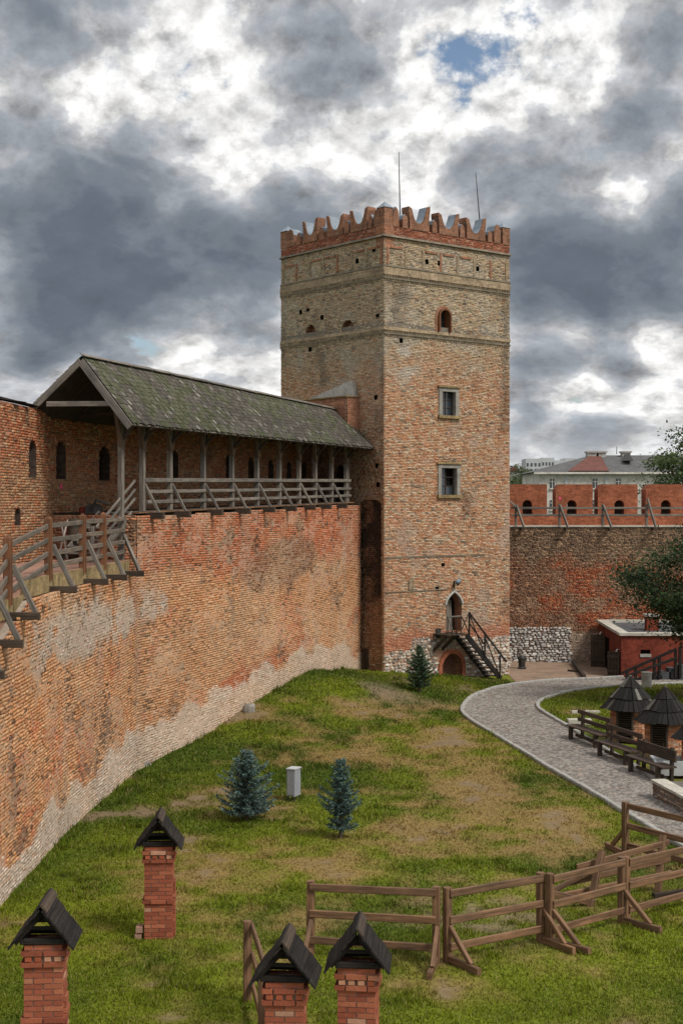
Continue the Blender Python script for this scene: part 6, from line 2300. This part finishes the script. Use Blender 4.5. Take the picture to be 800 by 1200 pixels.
for px in (646.5, 696.5, 724, 774):
    for zt, zb_ in ((561, 572), (586, 597)):
        mb = MB(); mb.cbox(bx(px - 2.6), bx(px + 2.6), YB - .06, YB + .02, zat(zb_, YB), zat(zt, YB)); w_ = mb.build('window', M_GLASS, bld)
        bar('window_bar', (bx(px), YB - .08, zat(zb_, YB)), (bx(px), YB - .08, zat(zt, YB)), .08, .05, M_WHITE, w_)
        bar('window_bar', (bx(px - 2.6), YB - .08, zat(zt + 3.5, YB)), (bx(px + 2.6), YB - .08, zat(zt + 3.5, YB)), .07, .05, M_WHITE, w_)
        mb = MB(); mb.cbox(bx(px - 3.2), bx(px + 3.2), YB - .16, YB - .001, zat(zb_, YB) - .12, zat(zb_, YB) - .002); mb.build('sill', M_PLASTER, w_)
for px in (663, 710):
    mb = MB(); mb.cbox(bx(px) - .12, bx(px) + .12, YB - .12, YB - .001, -2, ezb - .22); mb.build('downpipe', M_GALV, bld)
for a_, b_ in ((699.5, 710), (713, 722), (742, 752)):
    mb = MB(); mb.cbox(bx(a_), bx(b_), ym - .9, ym + .3, rzb - 1.5, zat(530.8, ym)); c_ = mb.build('chimney', M_CEMENT, rf)
    mb = MB(); mb.cbox(bx(a_) - .12, bx(b_) + .12, ym - 1.02, ym + .42, zat(530.8, ym) + .002, zat(529, ym)); mb.build('chimney_cap', M_CEMENT, c_)
mb = MB(); mb.prism([(bx(737), YB + 2.2, rzb - .8), (bx(747), YB + 2.2, rzb - .8), (bx(742), YB + 2.2, rzb - .1)], (0, 2.5, 0)); mb.build('dormer', M_FAR_GREY, rf)
mb = MB(); mb.tube([(bx(737), ym, rzb), (bx(737), ym, zat(520, YB))], [.05, .03], 5); mb.build('aerial', M_IRON, rf)

YT = 620.0
def tx(px): return (px - 400) / F * YT
apt = thing('apartment_block', 'pale grey concrete apartment block far away on the horizon', 'building', (tx(632), YT, 0))
for (a_, b_, tp) in ((615.5, 634, 537.5), (634.2, 649, 536.5), (649.2, 661, 539.5), (661.2, 674, 537)):
    mb = MB(); mb.cbox(tx(a_), tx(b_), YT, YT + 14, -5, zat(tp, YT)); mb.build('wall', M_CONCRETE_FAR, apt)
    n = 4
    for r_ in range(5):
        for k in range(n):
            xa = tx(a_) + (tx(b_) - tx(a_)) * (k + .25) / n
            z = zat(tp, YT) - 1.9 - r_ * 2.6
            mb = MB(); mb.cbox(xa, xa + (tx(b_) - tx(a_)) / n * .5, YT - .12, YT + .05, z - 1.4, z); mb.build('window', M_GLASS, apt)
hs = thing('far_house', 'small pale house with reddish roof among the distant trees', 'house', (tx(603), 420, 10))
def hx_(px): return (px - 400) / F * 420
mb = MB(); mb.cbox(hx_(598), hx_(608), 420, 430, 5, zat(552, 420)); mb.build('wall', M_PLASTER, hs)
mb = MB(); mb.prism([(hx_(597), 419.5, zat(552, 420)), (hx_(609), 419.5, zat(552, 420)), (hx_(603), 419.5, zat(547, 420))], (0, 11, 0)); mb.build('roof', M_FAR_RED, hs)
rs = random.Random(4)
FT = []
for i_, (px, py, Y, r) in enumerate(((600, 568, 230, 1.7), (607, 567, 240, 1.6), (614, 569, 235, 1.7), (621, 568, 245, 1.8), (628, 569, 238, 1.6), (604, 573, 200, 1.5), (612, 574, 190, 1.4), (620, 573, 195, 1.5), (628, 574, 192, 1.4), (603, 559, 420, 3.0), (612, 558, 430, 2.8), (622, 559, 440, 2.8), (630, 560, 425, 2.6), (601, 553, 590, 3.2), (609, 552, 600, 3.0))):
    c = at(px, py, Y)
    base = Vector((c.x, Y, min(g1(c.x, Y), c.z - 3)))
    row, k_ = (('second', i_) if i_ < 5 else ('nearest', i_ - 5) if i_ < 9 else ('third', i_ - 9) if i_ < 13 else ('farthest', i_ - 13))
    nth = ('first', 'second', 'third', 'fourth', 'fifth')[k_]
    leafy('distant_tree', f'small green tree beyond the walls, {nth} from the tower edge in the {row} row', 'tree', base, [base, base.lerp(c, .6), c], [.3, .2, .1], tuple(c), (r, r, r * .85), 16, 26, r * .22,
          [(.06, .085, .035), (.075, .10, .04), (.05, .075, .03), (.10, .11, .045)], int(px * 7 + py), 'trees of the far wooded strip', spread_=.28)
